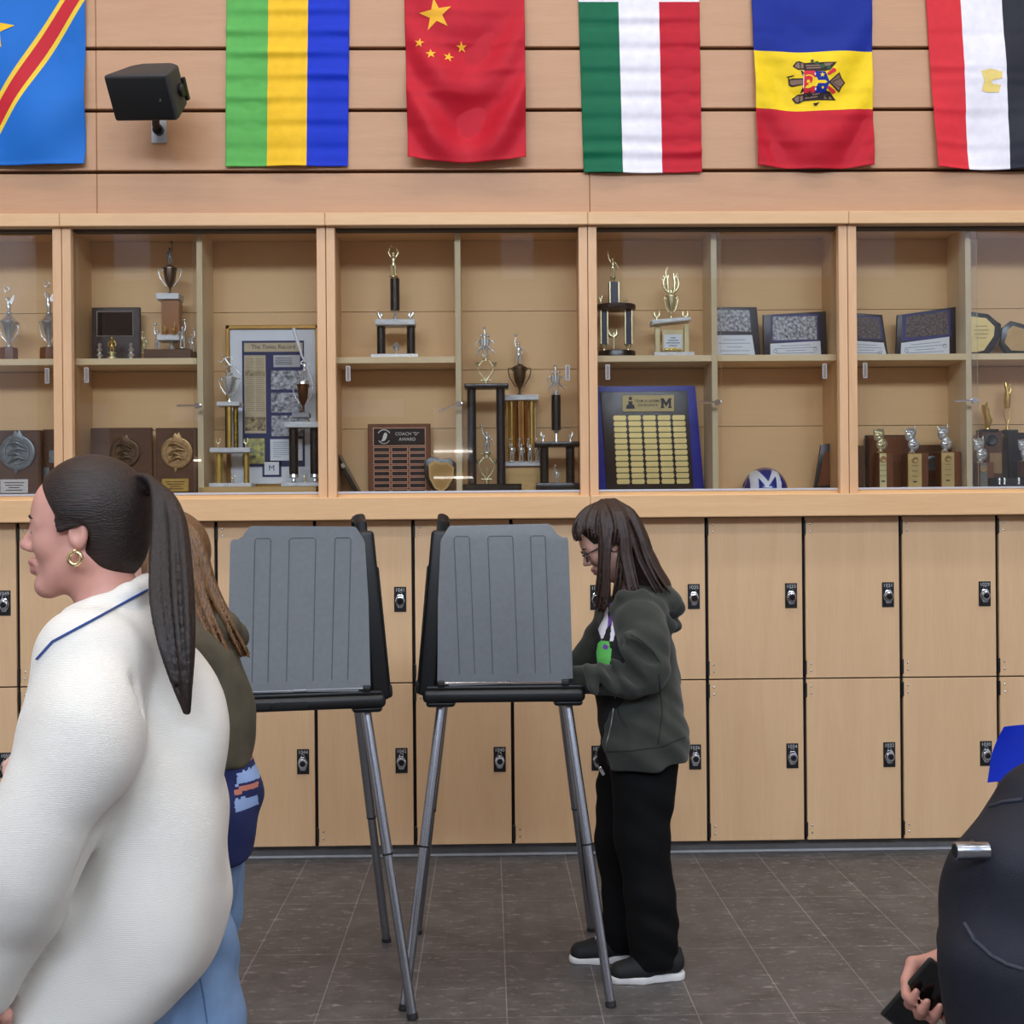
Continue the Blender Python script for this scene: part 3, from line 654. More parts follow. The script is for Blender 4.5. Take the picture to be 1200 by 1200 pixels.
# ------------------------------------------------------------------ trophies and plaques: measured on the photo, built at real size behind the glass
class Tro:
    """a trophy or plaque standing at depth Y on a surface of height z0; X(px), Z(py) turn photo pixels into its own metres"""
    def __init__(s, name, label, cat, px, Y, z0, group=None, rz=0):
        x = at(px, 500, Y).x; s.s = Y/FPX; q = proj((x, Y, z0)); s.px, s.py = q
        s.t = thing(name, label, cat, (x, Y, z0), rz, group)
    def X(s, px): return (px-s.px)*s.s
    def Z(s, py): return (s.py-py)*s.s
    def bx(s, name, m, x0, x1, y0, y1, d, dy=0, bev=.0015, par=None):
        """box from pixel (x0, y0) top left to (x1, y1) bottom right, d metres deep"""
        return MB().box(s.X(x0), s.X(x1), dy-d/2, dy+d/2, max(0, s.Z(y1)), s.Z(y0), bev, seg=1).build(name, m, par or s.t, 30)
    def lathe(s, name, m, xc, prof, dy=0, n=20, par=None):
        return MB().lathe((s.X(xc), dy, 0), [(max(0, s.Z(y)), r*s.s) for y, r in sorted(prof, key=lambda q: -q[0])], n).build(name, m, par or s.t, 40)
    def tubes(s, name, m, lines, dy=0, n=8, par=None):
        b = MB()
        for pts, r in lines: b.tube([(s.X(p[0]), dy+(p[2] if len(p) > 2 else 0), s.Z(p[1])) for p in pts], [v*s.s for v in r] if isinstance(r, (list, tuple)) else r*s.s, n)
        return b.build(name, m, par or s.t, 60)
    def cup(s, m, xc, y0, y1, r, handles=1.7, dy=0, body=None, n=22):
        """loving cup from rim y0 to foot y1 with two handles"""
        h = y1-y0; Y_ = lambda f: y0+h*f
        prof = [(Y_(1), r*.62), (Y_(.96), r*.6), (Y_(.93), r*.25), (Y_(.84), r*.14), (Y_(.8), r*.2), (Y_(.77), r*.14), (Y_(.7), r*.3), (Y_(.5), r*.78), (Y_(.25), r*.95), (Y_(.06), r), (Y_(.05), r*1.13), (Y_(0), r*1.13), (Y_(-.04), r*.85), (Y_(-.12), r*.4)]
        c = s.lathe('cup', body or m, xc, prof, dy, n)
        for sg in (-1, 1):
            P = [(xc+sg*r*a, Y_(f)) for a, f in ((1.0, .12), (1.3, .02), (handles, .04), (handles, .16), (handles*.86, .36), (.95, .56), (.55, .68))]
            s.tubes('handle', m, [(P, max(.7, r*.09))], dy, 8, c)
        return c
    def figure(s, m, xc, y0, y1, pose='up', dy=0, flip=1, fat=1.0, ped=True, name='figure'):
        """little cast athlete between top y0 and base y1"""
        P = POSES[pose]; top = P['top']; k = (y1-y0)/top; b = MB(); c = lambda q: (s.X(xc+flip*q[0]*k), dy-(q[2] if len(q) > 2 else 0)*k*s.s, s.Z(y1-q[1]*k))
        for pts, r in P['limbs']: b.tube([c(q) for q in pts], [v*k*s.s*fat for v in r], 8)
        for (x, z, r) in P['balls']: b.sph(c((x, z)), r*k*s.s*fat, 10)
        if ped: b.lathe((s.X(xc), dy, s.Z(y1)), [(-.0, .2*k*s.s), (.03*k*s.s, .2*k*s.s), (.07*k*s.s, .13*k*s.s)], 12)
        for blade in P.get('blades', []):
            b.prism([(lambda v: (v[0], v[2]))(c(q)) for q in blade], dy-.03*k*s.s, dy+.03*k*s.s)
        return b.build(name, m, s.t, 60)
L_ = lambda *p: list(p)
LEGS = [(L_((-.05, .5), (-.07, .27), (-.08, .02)), (.075, .052, .032)), (L_((.05, .5), (.08, .27), (.09, .02)), (.075, .052, .032)), (L_((-.08, .02), (-.14, .015)), (.03, .022)), (L_((.09, .02), (.15, .015)), (.03, .022))]
TORSO = [(L_((0, .47), (0, .62), (0, .78), (0, .84)), (.095, .085, .12, .05)), (L_((0, .83), (0, .88)), (.035, .035))]
POSES = {
 'up': dict(top=1.36, limbs=LEGS+TORSO+[(L_((.1, .8), (.15, .98), (.1, 1.2)), (.04, .034, .024)), (L_((-.1, .8), (-.19, .64), (-.13, .5)), (.04, .034, .024))], balls=[(0, .94, .07), (.1, 1.28, .075)]),
 'arms': dict(top=1.3, limbs=LEGS+TORSO+[(L_((.1, .8), (.2, .96), (.13, 1.14), (0.02, 1.2)), (.04, .034, .026, .02)), (L_((-.1, .8), (-.2, .98), (-.12, 1.18)), (.04, .034, .022))], balls=[(0, .94, .07), (-.08, 1.23, .065)]),
 'stand': dict(top=1.02, limbs=LEGS+TORSO+[(L_((.1, .8), (.22, .64), (.2, .46)), (.04, .034, .026)), (L_((-.1, .8), (-.22, .64), (-.2, .46)), (.04, .034, .026))], balls=[(0, .94, .075)]),
 'serve': dict(top=1.36, limbs=LEGS+TORSO+[(L_((-.1, .8), (-.2, .97), (-.24, 1.22)), (.04, .034, .022)), (L_((.1, .8), (.2, .66), (.28, .5)), (.04, .034, .024)), (L_((.28, .5), (.36, .42)), (.03, .02))], balls=[(0, .94, .07), (-.25, 1.3, .07)]),
 'trio': dict(top=1.36, limbs=[(L_((-.12, .5), (-.28, .3), (-.36, .04)), (.07, .05, .03)), (L_((.12, .5), (.26, .34), (.48, .16)), (.07, .05, .03)), (L_((-.05, .5), (-.08, .3), (-.1, .02)), (.07, .05, .03)), (L_((.05, .5), (.1, .3), (.12, .02)), (.07, .05, .03)),
      (L_((-.12, .48), (-.13, .8)), (.1, .12)), (L_((.12, .48), (.13, .8)), (.1, .12)), (L_((0, .5), (0, .86)), (.1, .1)), (L_((0, .86), (.02, 1.05), (-.02, 1.22)), (.05, .04, .03)), (L_((-.2, .8), (-.38, .62), (-.42, .45)), (.04, .034, .024)), (L_((.2, .8), (.36, .68), (.44, .56)), (.04, .034, .024))],
      balls=[(-.16, .95, .08), (.16, .95, .08), (0, .98, .075), (-.02, 1.29, .075)]),
 'run': dict(top=1.0, limbs=[(L_((.12, .5), (.36, .34), (.62, .04)), (.06, .05, .028)), (L_((.1, .5), (-.14, .4), (.0, .16), (-.04, .02)), (.06, .055, .036, .03)), (L_((.11, .48), (-.02, .66), (-.12, .84)), (.075, .075, .07)), (L_((-.1, .84), (.14, .88), (.24, .7)), (.035, .03, .022)), (L_((-.1, .82), (-.34, .62), (-.44, .8)), (.035, .03, .022)), (L_((-.04, .02), (-.14, .02)), (.028, .02))], balls=[(-.2, .94, .07)]),
 'wing': dict(top=1.3, limbs=[(L_((0, .0), (0, .3), (-.02, .5), (-.04, .62), (-.04, .84)), (.09, .13, .15, .1, .12)), (L_((-.04, .84), (-.04, .9)), (.035, .035)), (L_((-.12, .8), (-.2, .98), (-.14, 1.14)), (.04, .032, .024)), (L_((.04, .8), (.16, .7), (.2, .58)), (.035, .03, .022))], balls=[(-.06, .96, .07)],
      blades=[[(.02, .7), (.12, .62), (.28, .76), (.34, .98), (.36, 1.22), (.3, 1.16), (.22, 1.02), (.12, .9)]]),
 'bat': dict(top=1.0, limbs=LEGS+TORSO+[(L_((.1, .8), (.2, .74), (.06, .84), (-.1, .9)), (.04, .034, .028, .024)), (L_((-.1, .8), (-.18, .76), (-.12, .9)), (.04, .034, .024))], balls=[(0, .94, .07)]),
}
S1 = ZSH; FL = ZF+.004
MASKM = SILVER
# ---- case 0 (left edge)
def winged(px, top, label):
    T = Tro('trophy', label, 'trophy', px, 5.95, S1)
    b = MB(); z1 = T.Z(408); b.lathe((0, 0, 0), [(0, 13*T.s*.82), (z1*.85, 13*T.s*.82), (z1, 12.2*T.s*.82)], 8); o = b.build('base', W_PLAQ2, T.t, 20)
    T.lathe('cup', SILVER, px, [(407, 4), (405, 4), (403, 2), (399, 2.5), (390, 7), (382, 10), (380, 11.5), (378, 12), (374, 7), (370, 4), (366, 2.5)])
    for sg in (-1, 1): T.tubes('handle', SILVER, [([(px+sg*10, 380), (px+sg*11, 386), (px+sg*9, 394), (px+sg*3, 401)], .9)])
    T.figure(SILVER, px, top+6, 368, 'wing', fat=1.0)
    cx, cy = px-2, top+2
    T.tubes('wreath', SILVER, [([(cx+3*math.cos(a), cy+3*math.sin(a)) for a in [2*PI*i/12 for i in range(13)]], .8)])
winged(11, 338, 'silver winged victory cup at the left edge, shorter of the two')
winged(58, 332, 'silver winged victory cup half hidden by the case frame, taller of the two')
def disc_plaque(px0, px1, py0, cx, cy, r, disc, wd, plate, label, Y=6.02):
    T = Tro('plaque', label, 'plaque', (px0+px1)/2, Y, FL)
    T.bx('board', wd, px0, px1, py0, 600, .022, 0, .003)
    b = MB(); c = (T.X(cx), -.012, T.Z(cy)); R = r*T.s
    b.lathe(c, [(0, R), (-.006, R), (-.009, R*.96), (-.009, R*.86), (-.006, R*.84), (-.006, R*.7), (-.009, R*.68), (-.009, R*.64), (-.006, R*.62), (-.006, .001)], 32, 'y')
    fl_ = [(-.45, .35), (-.5, .7), (-.3, 1.0), (-.1, 1.24), (.05, 1.1), (.2, 1.28), (.38, 1.02), (.5, .7), (.45, .3), (.2, .2), (-.2, .2)]
    b.prism([(c[0]+x*R*.75, c[2]+z*R*.98) for x, z in fl_], -.022, -.012, .001)
    b.prism([(c[0]+x*R*.75, c[2]+z*R*.98) for x, z in ((-.2, -.95), (.05, -.95), (-.1, -1.25))], -.02, -.012)
    for sg, yy in ((1, .45), (-1, .1), (1, -.15), (-1, -.4)):       # leaping shapes in relief
        b.tube([(c[0]-sg*R*.5, -.021, c[2]+R*yy), (c[0]-sg*R*.1, -.024, c[2]+R*(yy+.14)), (c[0]+sg*R*.2, -.024, c[2]+R*yy), (c[0]+sg*R*.5, -.021, c[2]+R*(yy-.2))], [R*.05, R*.12, R*.1, R*.03], 8)
        b.tube([(c[0]-sg*R*.1, -.022, c[2]+R*(yy+.1)), (c[0]-sg*R*.3, -.022, c[2]+R*(yy-.15))], [R*.07, R*.03], 6)
    for i in range(28):
        a = 2*PI*i/28; b.box(c[0]+R*.77*math.cos(a)-.0025, c[0]+R*.77*math.cos(a)+.0025, -.02, -.017, c[2]+R*.77*math.sin(a)-.003, c[2]+R*.77*math.sin(a)+.003)
    b.build('medallion', disc, T.t, 50)
    if plate:
        x0, y0, x1, y1, m = plate; p = T.bx('name_plate', m, x0, x1, y0, y1, .004, -.0135, .0006)
        b = MB()
        for k in range(4):
            yy = y0+(y1-y0)*(.25+.18*k); w = (x1-x0)*(.36, .32, .2, .3)[k]; b.box(T.X((x0+x1)/2-w), T.X((x0+x1)/2+w), -.0165, -.0154, T.Z(yy)-.002, T.Z(yy)+.002)
        b.build('engraving', DBRONZE, p, 0)
    return T
disc_plaque(-22, 49, 505, 22, 531, 21, PEWTER, W_PLAQ, (2, 562, 34, 578, SILVER), 'dark wood plaque with a grey pewter medallion and silver plate')
T = Tro('plaque', 'dark wood plaque edge with small silver plates behind the case frame', 'plaque', 58, 6.06, FL)
T.bx('board', W_PLAQ, 51, 76, 504, 600, .022, 0, .003); T.bx('name_plate', PEWTER, 59, 66, 528, 543, .004, -.014); T.bx('name_plate', PEWTER, 52, 60, 548, 566, .004, -.014)
# ---- case 1
T = Tro('plaque', 'dark plaque with a blank black plate in a silver border', 'plaque', 136.5, 6.03, S1)
T.bx('board', mat('espresso_wood', (48, 32, 28), .35, var=.2), 109, 165, 361, 440, .022, 0, .003); p = T.bx('black_plate', mat('gloss_black', (20, 19, 20), .08), 116, 156, 367, 394, .004, -.013, .001)
b = MB(); P = [(115.5, 366), (157, 366), (157, 394.5), (115.5, 394.5), (115.5, 366)]
b.tube([(T.X(x), -.0145, T.Z(y)) for x, y in P], .0022, 6); b.build('silver_border', SILVER, p)
T = Tro('trophy', 'small gold standing figure on a round silver foot before the dark plaque', 'trophy', 131.5, 5.94, S1)
T.figure(GOLD, 131.5, 395, 415, 'stand', fat=1.25, ped=False); T.lathe('base', PGOLD, 131.5, [(421, 6), (419, 6), (417, 3), (415.5, 3), (414, 5), (413, 5)])
for px, lab in ((117, 'small twisted silver finial left of the gold figure'), (153.5, 'small twisted silver finial right of the gold figure')):
    T = Tro('finial', lab, 'trophy', px, 5.94, S1)
    T.lathe('spindle', SILVER, px, [(421, 3), (419, 1.5), (416, 4), (413, 1.4), (410, 3.6), (407, 1.2), (404, 2.6), (402, .8)], n=6)
T = Tro('trophy', 'tall brown column trophy with bronze cup and small figures around', 'trophy', 200, 5.97, S1)
T.bx('base', W_PLAQ, 174, 229, 412, 440, .16, 0, .003); T.lathe('stem', SILVER, 201.5, [(412, 5), (409, 4), (404, 2), (401, 2)])
T.bx('platform', MARBLE, 187, 213, 394, 400.5, .1); 
b = MB(); b.prism([(T.X(192), T.Z(394)), (T.X(212), T.Z(394)), (T.X(212), T.Z(353)), (T.X(192), T.Z(353))], -.035, .035); b.build('column', mat('amber_column', (150, 92, 40), .25, var=.12, stretch=(1, 1, .1)), T.t, 30)
T.bx('platform', MARBLE, 186.5, 213, 346, 353, .1); T.cup(SILVER, 200, 315, 346, 7.5, 1.75, body=mat('aged_silver', (120, 104, 88), .3, 1))
T.figure(PEWTER, 200, 283, 313, 'up', fat=1.0)
for px, y0, y1, m, dy in ((173, 390, 416, PGOLD, -.05), (187, 379, 413, SILVER, -.03), (197, 380, 394, GOLD, -.055), (207, 380, 394, GOLD, -.055), (217.5, 376, 411, SILVER, -.06), (227.5, 386, 414, SILVER, -.04)):
    T.figure(m, px, y0, y1, 'up', dy, 1 if px > 200 else -1, 1.05)
disc_plaque(108, 179, 502, 148, 531, 17.5, DBRONZE, W_PLAQ, None, 'brown wood plaque with a dark bronze medallion above the hair')
disc_plaque(184, 232, 502, 208.5, 531, 19, BRONZE, W_PLAQ, (191, 561, 222, 576, GOLD), 'brown wood plaque with a light bronze medallion and gold plate', 6.0)
# framed newspaper page
T = Tro('framed_newspaper', 'gold framed newspaper page with photographs on a navy mat', 'picture frame', 324, 6.05, FL)
fr = lambda n, m, x0, y0, x1, y1, d, dy: T.bx(n, m, x0, x1, y0, y1, d, dy, .0005)
b = MB()
for x0, x1, y0, y1 in ((267, 271.5, 382, 600), (371, 375.5, 382, 600), (267, 375.5, 382, 386.5), (267, 375.5, 567, 573)): b.box(T.X(x0), T.X(x1), -.014, .014, max(0, T.Z(y1)), T.Z(y0), .002, seg=1)
b.build('frame', mat('antique_gold', (150, 112, 54), .35, .7, var=.15), T.t, 30)
fr('mat_board', PAPER, 271, 386, 372, 568, .004, 0)
nv = MB().box(T.X(285.5), T.X(357.5), -.005, -.002, T.Z(547), T.Z(400), 0).box(T.X(308), T.X(330), -.005, -.002, T.Z(559), T.Z(540)).build('navy_mat', NAVY, T.t, 0)
o = fr('masthead', NEWS, 288, 402.5, 356, 413, .002, -.006); MB().text('The Times Record', .0285, T.X(322), -.0074, T.Z(407.5), .0005).build('lettering', INK, o, 0)
o = fr('article', NEWS, 288, 417, 313, 508, .002, -.006)
b = MB()
for k in range(26):
    y = 421+k*2.4
    if 434 < y < 442: continue
    if y > 484: break
    b.box(T.X(289.5), T.X(299.5+random.uniform(-1, .5)), -.0074, -.007, T.Z(y+.7), T.Z(y)); b.box(T.X(301.5), T.X(311.5+random.uniform(-1, .5)), -.0074, -.007, T.Z(y+.7), T.Z(y))
b.build('print_lines', mat('faint_ink', (142, 126, 100), .8), o, 0)
MB().box(T.X(289), T.X(312), -.0074, -.007, T.Z(441.5), T.Z(435)).build('photograph', BRPH, o, 0); MB().box(T.X(288.5), T.X(312.5), -.0074, -.007, T.Z(505), T.Z(489)).build('photograph', BRPH, o, 0)
o = fr('clipping', mat('grey_clipping', (186, 186, 186), .8), 322, 417, 353, 431, .002, -.006); b = MB()
for k in range(4): b.box(T.X(324), T.X(344), -.0074, -.007, T.Z(421+k*2.3), T.Z(420.2+k*2.3))
b.build('print_lines', INK, o, 0)
for y0, y1 in ((435, 457), (461, 484), (487.5, 511.5)): fr('photograph', BWPH, 319, y0, 356, y1, .002, -.006)
fr('colour_photograph', mat('yellow_blue_photo', (62, 76, 96), .4, scale=45, col2=(212, 202, 100)), 288, 514, 311, 543.5, .002, -.006)
o = fr('letter', PAPER, 317.5, 515, 355, 540, .002, -.006); b = MB()
for k in range(8): b.box(T.X(321), T.X((338, 350, 347, 352, 345, 351, 340, 330)[k]), -.0074, -.007, T.Z(519+k*2.4), T.Z(518.3+k*2.4))
b.build('print_lines', mat('pale_ink', (150, 150, 156), .8), o, 0)
o = fr('initial_card', PAPER, 310.5, 541.5, 327.5, 556.5, .002, -.007); MB().text('M', .04, T.X(319), -.0085, T.Z(549), .0005).build('lettering', NAVY, o, 0)
T = Tro('riser_board', 'long pale wood riser under the silver trophies', 'riser board', 306, 5.95, FL); T.bx('board', W_OAK, 238, 373, 571, 600, .17, 0, .002)
zr = FL+T.Z(571)
# runner trophy
T = Tro('trophy', 'trophy with a silver running figure on gold columns', 'trophy', 271, 5.93, zr)
T.bx('base', MARBLE, 248, 297, 566.5, 572, .11)
for x0, x1 in ((253, 262), (285.5, 292.5)): T.lathe('column', GOLD, (x0+x1)/2, [(566.5, (x1-x0)/2), (531, (x1-x0)/2)])
T.bx('platform', MARBLE, 249, 295.5, 525.5, 531, .1)
T.lathe('column', mat('dark_gold', (92, 74, 34), .25, 1), 267, [(525.5, 3.6), (477, 3.6)], .02); T.lathe('column', GOLD, 270.5, [(525.5, 3.2), (477, 3.2)], -.02); T.lathe('column', mat('mottled_gold', (150, 128, 56), .3, 1, var=.6, scale=90), 277, [(525.5, 3), (477, 3)])
T.bx('platform', MARBLE, 257, 283.5, 472, 477, .09); T.cup(SILVER, 270, 443, 472, 7.5, 1.65); T.figure(SILVER, 268, 416, 441, 'run', fat=.8, ped=False); T.lathe('pedestal', SILVER, 270.5, [(443, 5), (440, 3.5), (438, 3)])
for px, y0, y1 in ((256.5, 514, 525.5), (288.5, 514, 525.5), (273.5, 556, 566.5)): T.tubes('finial', PGOLD, [([(px, y1), (px, y1-5)], 1), ([(px, y1-5), (px-2.2, y1-7), (px-2, y0)], [.9, .9, .4]), ([(px, y1-5), (px+2.2, y1-7), (px+2, y0)], [.9, .9, .4])])
# bat trophy
T = Tro('trophy', 'black columned trophy with a figure swinging a long white bat', 'trophy', 354, 5.92, zr)
T.bx('base', MARBLE, 332, 377, 566, 571.5, .12)
for xc in (344.5, 369): T.lathe('column', BLACKW, xc, [(556, 5.4), (502, 5.4)]); T.lathe('column_foot', SILVER, xc, [(566, 4), (564, 2.5), (561, 2.5), (559, 6), (556, 5.5)])
T.bx('platform', MARBLE, 336, 377, 495.5, 502, .11); T.lathe('stem', SILVER, 356, [(495.5, 9), (493, 8), (490, 5)]); T.bx('platform', mat('grey_marble', (150, 150, 152), .3), 344, 364, 484.5, 490, .07)
T.cup(SILVER, 356, 451, 485, 6.6, 1.75, body=mat('copper_cup', (104, 62, 34), .3, .8)); T.lathe('lid', SILVER, 356, [(451, 7.4), (448, 7), (446, 4)])
T.figure(SILVER, 358, 421, 447, 'bat', fat=.9); T.tubes('bat', mat('white_enamel', (236, 236, 238), .35), [([(346.5, 386), (350, 398), (356, 419), (359.5, 425)], [2.1, 2.3, 1.2, 1.0])], -.02); T.tubes('bat', mat('white_enamel2', (226, 226, 230), .35), [([(360, 424), (364, 438), (368, 452)], [1.2, 1.8, 1.8])], .0)
T.tubes('finial', PGOLD, [([(357.5, 566), (357.5, 560)], 1.4), ([(357.5, 560), (354.5, 556)], .8), ([(357.5, 560), (360.5, 555)], .8)])
# ---- case 2
T = Tro('trophy', 'tall black column trophy with a gold figure reaching overhead, alone on its shelf', 'trophy', 464, 5.95, S1)
T.bx('base', SILVER, 436, 491, 416.5, 421, .12)
for x0, x1 in ((442, 452), (476.5, 487)): T.lathe('column', BLACKW, (x0+x1)/2, [(417, 5), (383, 5)])
T.lathe('finial', SILVER, 464.5, [(417, 3), (415, 1), (412, 1.2), (409, 3.6), (405, 4.4), (402, 2), (401, .5)]); T.bx('platform', MARBLE, 441, 487.5, 376, 382.5, .1)
for xc, sg in ((446.5, 1), (481.5, -1)): T.tubes('winged_finial', SILVER, [([(xc, 376), (xc, 373)], [2, 1.4]), ([(xc, 373), (xc-2.6*sg, 368), (xc-3.5*sg, 363.5)], [1.7, 1.8, .5]), ([(xc, 373), (xc+1.6*sg, 370), (xc+.8*sg, 366)], [1.2, 1.5, .6])])
T.lathe('stem', SILVER, 464, [(376, 4), (374, 3.6), (368, 1.6), (365, 3)]); T.lathe('column', BLACKW, 463.5, [(364, 5.5), (327, 5.5)]); T.lathe('cap', GOLD, 463.5, [(327, 5), (325, 4)])
T.figure(PGOLD, 462, 287, 325, 'arms', fat=.95)
T = Tro('plaque', 'narrow dark plaque leaning in the corner by the case frame', 'plaque', 409, 6.03, FL)
b = MB(); b.box(-.011, .011, -.09, .06, 0, .2, .003, rot=Euler((0, math.radians(-28), 0)).to_matrix()); b.bm.transform(Matrix.Translation((-.005, 0, .0))); b.build('board', BLACKW, T.t, 20)
b = MB(); b.box(-.008, .008, -.096, -.0905, .12, .142, .001, rot=Euler((0, math.radians(-28), 0)).to_matrix()); b.bm.transform(Matrix.Translation((-.02, 0, .005))); b.build('badge', SILVER, T.t, 0)
T = Tro('plaque', 'brown award plaque with a black header and three columns of name plates', 'plaque', 468, 6.04, FL)
T.bx('board', W_PLAQ2, 432, 505, 497, 600, .024, 0, .003); PNK = mat('copper_border', (200, 150, 122), .35, .4)
p = T.bx('header_plate', PNK, 438, 499.5, 501.5, 523, .003, -.013, .0005); bk = MB().box(T.X(439), T.X(498.5), -.016, -.0143, T.Z(522), T.Z(502.5)).build('header_field', mat('black_plate', (22, 22, 28), .2), p, 0)
TXM = mat('engraved_cream', (214, 210, 200), .5)
MB().text('COACH "D"', .022, T.X(478), -.0163, T.Z(509)).text('AWARD', .022, T.X(478), -.0163, T.Z(515.3)).build('lettering', TXM, p, 0)
b = MB(); cx, cz = T.X(451), T.Z(512.5)
b.prism([(cx+x*.001, cz+z*.001) for x, z in ((-16, -22), (-8, -8), (-4, 8), (2, 20), (10, 22), (16, 14), (14, 0), (8, -12), (2, -18))], -.0165, -.0158)
b.tube([(cx+.032*math.cos(a), -.0162, cz+.004+.032*math.sin(a)) for a in [math.radians(150-20*i) for i in range(7)]], .003, 5); b.tube([(cx+.03*math.cos(a), -.0162, cz-.002+.03*math.sin(a)) for a in [math.radians(-150+20*i) for i in range(7)]], .0022, 5)
b.build('bird_emblem', TXM, p, 0)
for r in range(8):
    for c in range(3):
        x0 = 438.3+c*20.9; y0 = 524.2+r*7
        if y0 > 574: continue
        q = MB(); q.box(T.X(x0), T.X(x0+19.4), -.0145, -.0122, max(.001, T.Z(y0+6)), T.Z(y0), .0004, seg=1); q.mi = 1; q.box(T.X(x0+.9), T.X(x0+18.5), -.0151, -.0143, max(.002, T.Z(y0+5.2)), T.Z(y0+.8)); q.build('name_plate', [PNK, mat('plate_dark', (30, 30, 38), .22)], T.t, 0)
T = Tro('plaque', 'dark shield shaped plaque with a gold shield plate, leaning on the brown award plaque', 'plaque', 517, 5.97, FL)
sh = lambda x0, x1, y0, y1: [(T.X(x), max(0, T.Z(y))) for x, y in ((x0, y0+(y1-y0)*.12), (x0+(x1-x0)*.22, y0), (x0+(x1-x0)*.5, y0+(y1-y0)*.07), (x0+(x1-x0)*.78, y0+(y1-y0)*.05), (x1, y0+(y1-y0)*.22), (x1-(x1-x0)*.04, y0+(y1-y0)*.55), (x0+(x1-x0)*.72, y0+(y1-y0)*.87), (x0+(x1-x0)*.5, y1), (x0+(x1-x0)*.24, y0+(y1-y0)*.88), (x0+(x1-x0)*.03, y0+(y1-y0)*.55))]
MB().prism(sh(497, 537, 535, 580), -.011, .011, .003).build('board', BLACKW, T.t, 30); q = MB().prism(sh(502.5, 532.5, 540, 577), -.0125, -.011, .0005).build('gold_plate', mat('shield_gold', (196, 160, 100), .35, .6), T.t, 0)
MB().prism(sh(505, 530, 543, 574), -.0132, -.0125, .0003).build('plate_field', mat('shield_field', (176, 140, 84), .3, .6, var=.15), q, 0)
def riser(T, m, xc, y0, y1, w):
    """fancy open riser: two curved arms with knobs on a stem"""
    h = y1-y0; L = [([(xc, y1), (xc, y1-h*.14)], w*.2), ([(xc-w*.5, y1-h*.16), (xc+w*.5, y1-h*.16)], w*.09), ([(xc, y1-h*.16), (xc, y0+h*.45)], w*.05)]
    for sg in (-1, 1): L += [([(xc+sg*w*.08, y1-h*.18), (xc+sg*w*.62, y1-h*.45), (xc+sg*w*.72, y0+h*.45), (xc+sg*w*.78, y0+h*.28)], w*.075), ([(xc+sg*w*.78, y0+h*.32), (xc+sg*w*.86, y0+h*.16)], [w*.12, w*.22]), ([(xc+sg*w*.7, y0+h*.3), (xc+sg*w*.3, y0+h*.1), (xc, y0+h*.04)], w*.08)]
    L += [([(xc, y0+h*.12), (xc, y0)], w*.3)]
    return T.tubes('riser', m, L)
T = Tro('trophy', 'wide black columned trophy with a group of silver players on top', 'trophy', 571, 5.905, FL)
T.bx('base', BLACKW, 543, 611, 567.5, 600, .1, 0, .004)
for xc in (553.5, 587.5): T.lathe('column', mat('black_carbon', (28, 26, 30), .3, var=.5, scale=60), xc, [(567.5, 5.2), (456, 5.2)])
MB().box(T.X(545.5), T.X(597), -.045, .045, T.Z(456), T.Z(450.5), .004, seg=2).build('platform', BLACKW, T.t, 30)
riser(T, PGOLD, 570.5, 420, 450.5, 12); T.figure(SILVER, 569.5, 383, 418, 'trio', fat=1.05)
riser(T, PGOLD, 570.5, 533, 567, 12); T.tubes('disc', PGOLD, [([(564, 531.5), (577, 531.5)], .9)]); T.figure(SILVER, 571, 497, 531, 'serve', fat=1.0)
T = Tro('trophy', 'bronze cup trophy on a ring of gold columns', 'trophy', 612, 6.03, FL)
T.bx('base', W_OAK, 592, 633, 547.5, 600, .12, 0, .003); T.bx('base_moulding', W_PLAQ, 591, 634, 546.5, 549, .125); T.bx('platform', MARBLE, 592, 633, 541.5, 547, .12)
for xc, m, r in ((595.5, GOLD, 1.9), (600, GOLD, 2.1), (623.5, GOLD, 2.4), (628, PGOLD, 1.6)): T.lathe('column', m, xc, [(541.5, r), (470, r)], -.03 if r > 2 else .02)
T.lathe('column', mat('polished_brass', (206, 160, 96), .12, 1), 611, [(541.5, 9), (470, 9)], n=28)
T.bx('platform', MARBLE, 592, 631.5, 464, 470, .12); T.cup(DBRONZE, 610, 430.5, 464, 7.6, 1.72); T.figure(SILVER, 609, 390, 430, 'up', fat=1.0, flip=-1)
for px in (600, 611, 621, 630.5): T.figure(SILVER, px, 514, 542, 'up', -.055, -1, 1.0)
T = Tro('trophy', 'black column trophy with a tall single column, right of the bronze cup', 'trophy', 653, 5.905, FL)
MB().box(T.X(628), T.X(680), -.045, .045, 0, T.Z(566), .004).build('base', BLACKW, T.t, 30)
for xc in (638, 668.5): T.lathe('column', BLACKW, xc, [(566, 5.2), (524, 5.2)])
MB().box(T.X(627), T.X(679.5), -.045, .045, T.Z(524), T.Z(518), .004).build('platform', BLACKW, T.t, 30)
T.lathe('stem', SILVER, 652.5, [(518, 2.6), (514, 2.2), (508, 1.4), (505, 3.6), (504, 4)]); T.lathe('column', mat('black_ribbed', (24, 20, 20), .3, var=.4, scale=50), 652.5, [(504, 5.5), (463, 5.5)]); T.lathe('cap', SILVER, 652.5, [(463, 4.5), (458, 3)])
T.figure(SILVER, 652, 426, 460, 'trio', fat=.9, ped=False)
for xc, sg in ((636.8, 1), (669.3, -1)): T.tubes('winged_finial', SILVER, [([(xc, 518), (xc, 514)], [1.6, 1.1]), ([(xc, 514), (xc-2.4*sg, 509), (xc-1.8*sg, 505.5)], [1.3, 1.6, .5]), ([(xc, 514), (xc+1.8*sg, 510)], [1.1, .6])])
T.figure(SILVER, 652.5, 544, 566, 'up', 0, -1, 1.0)
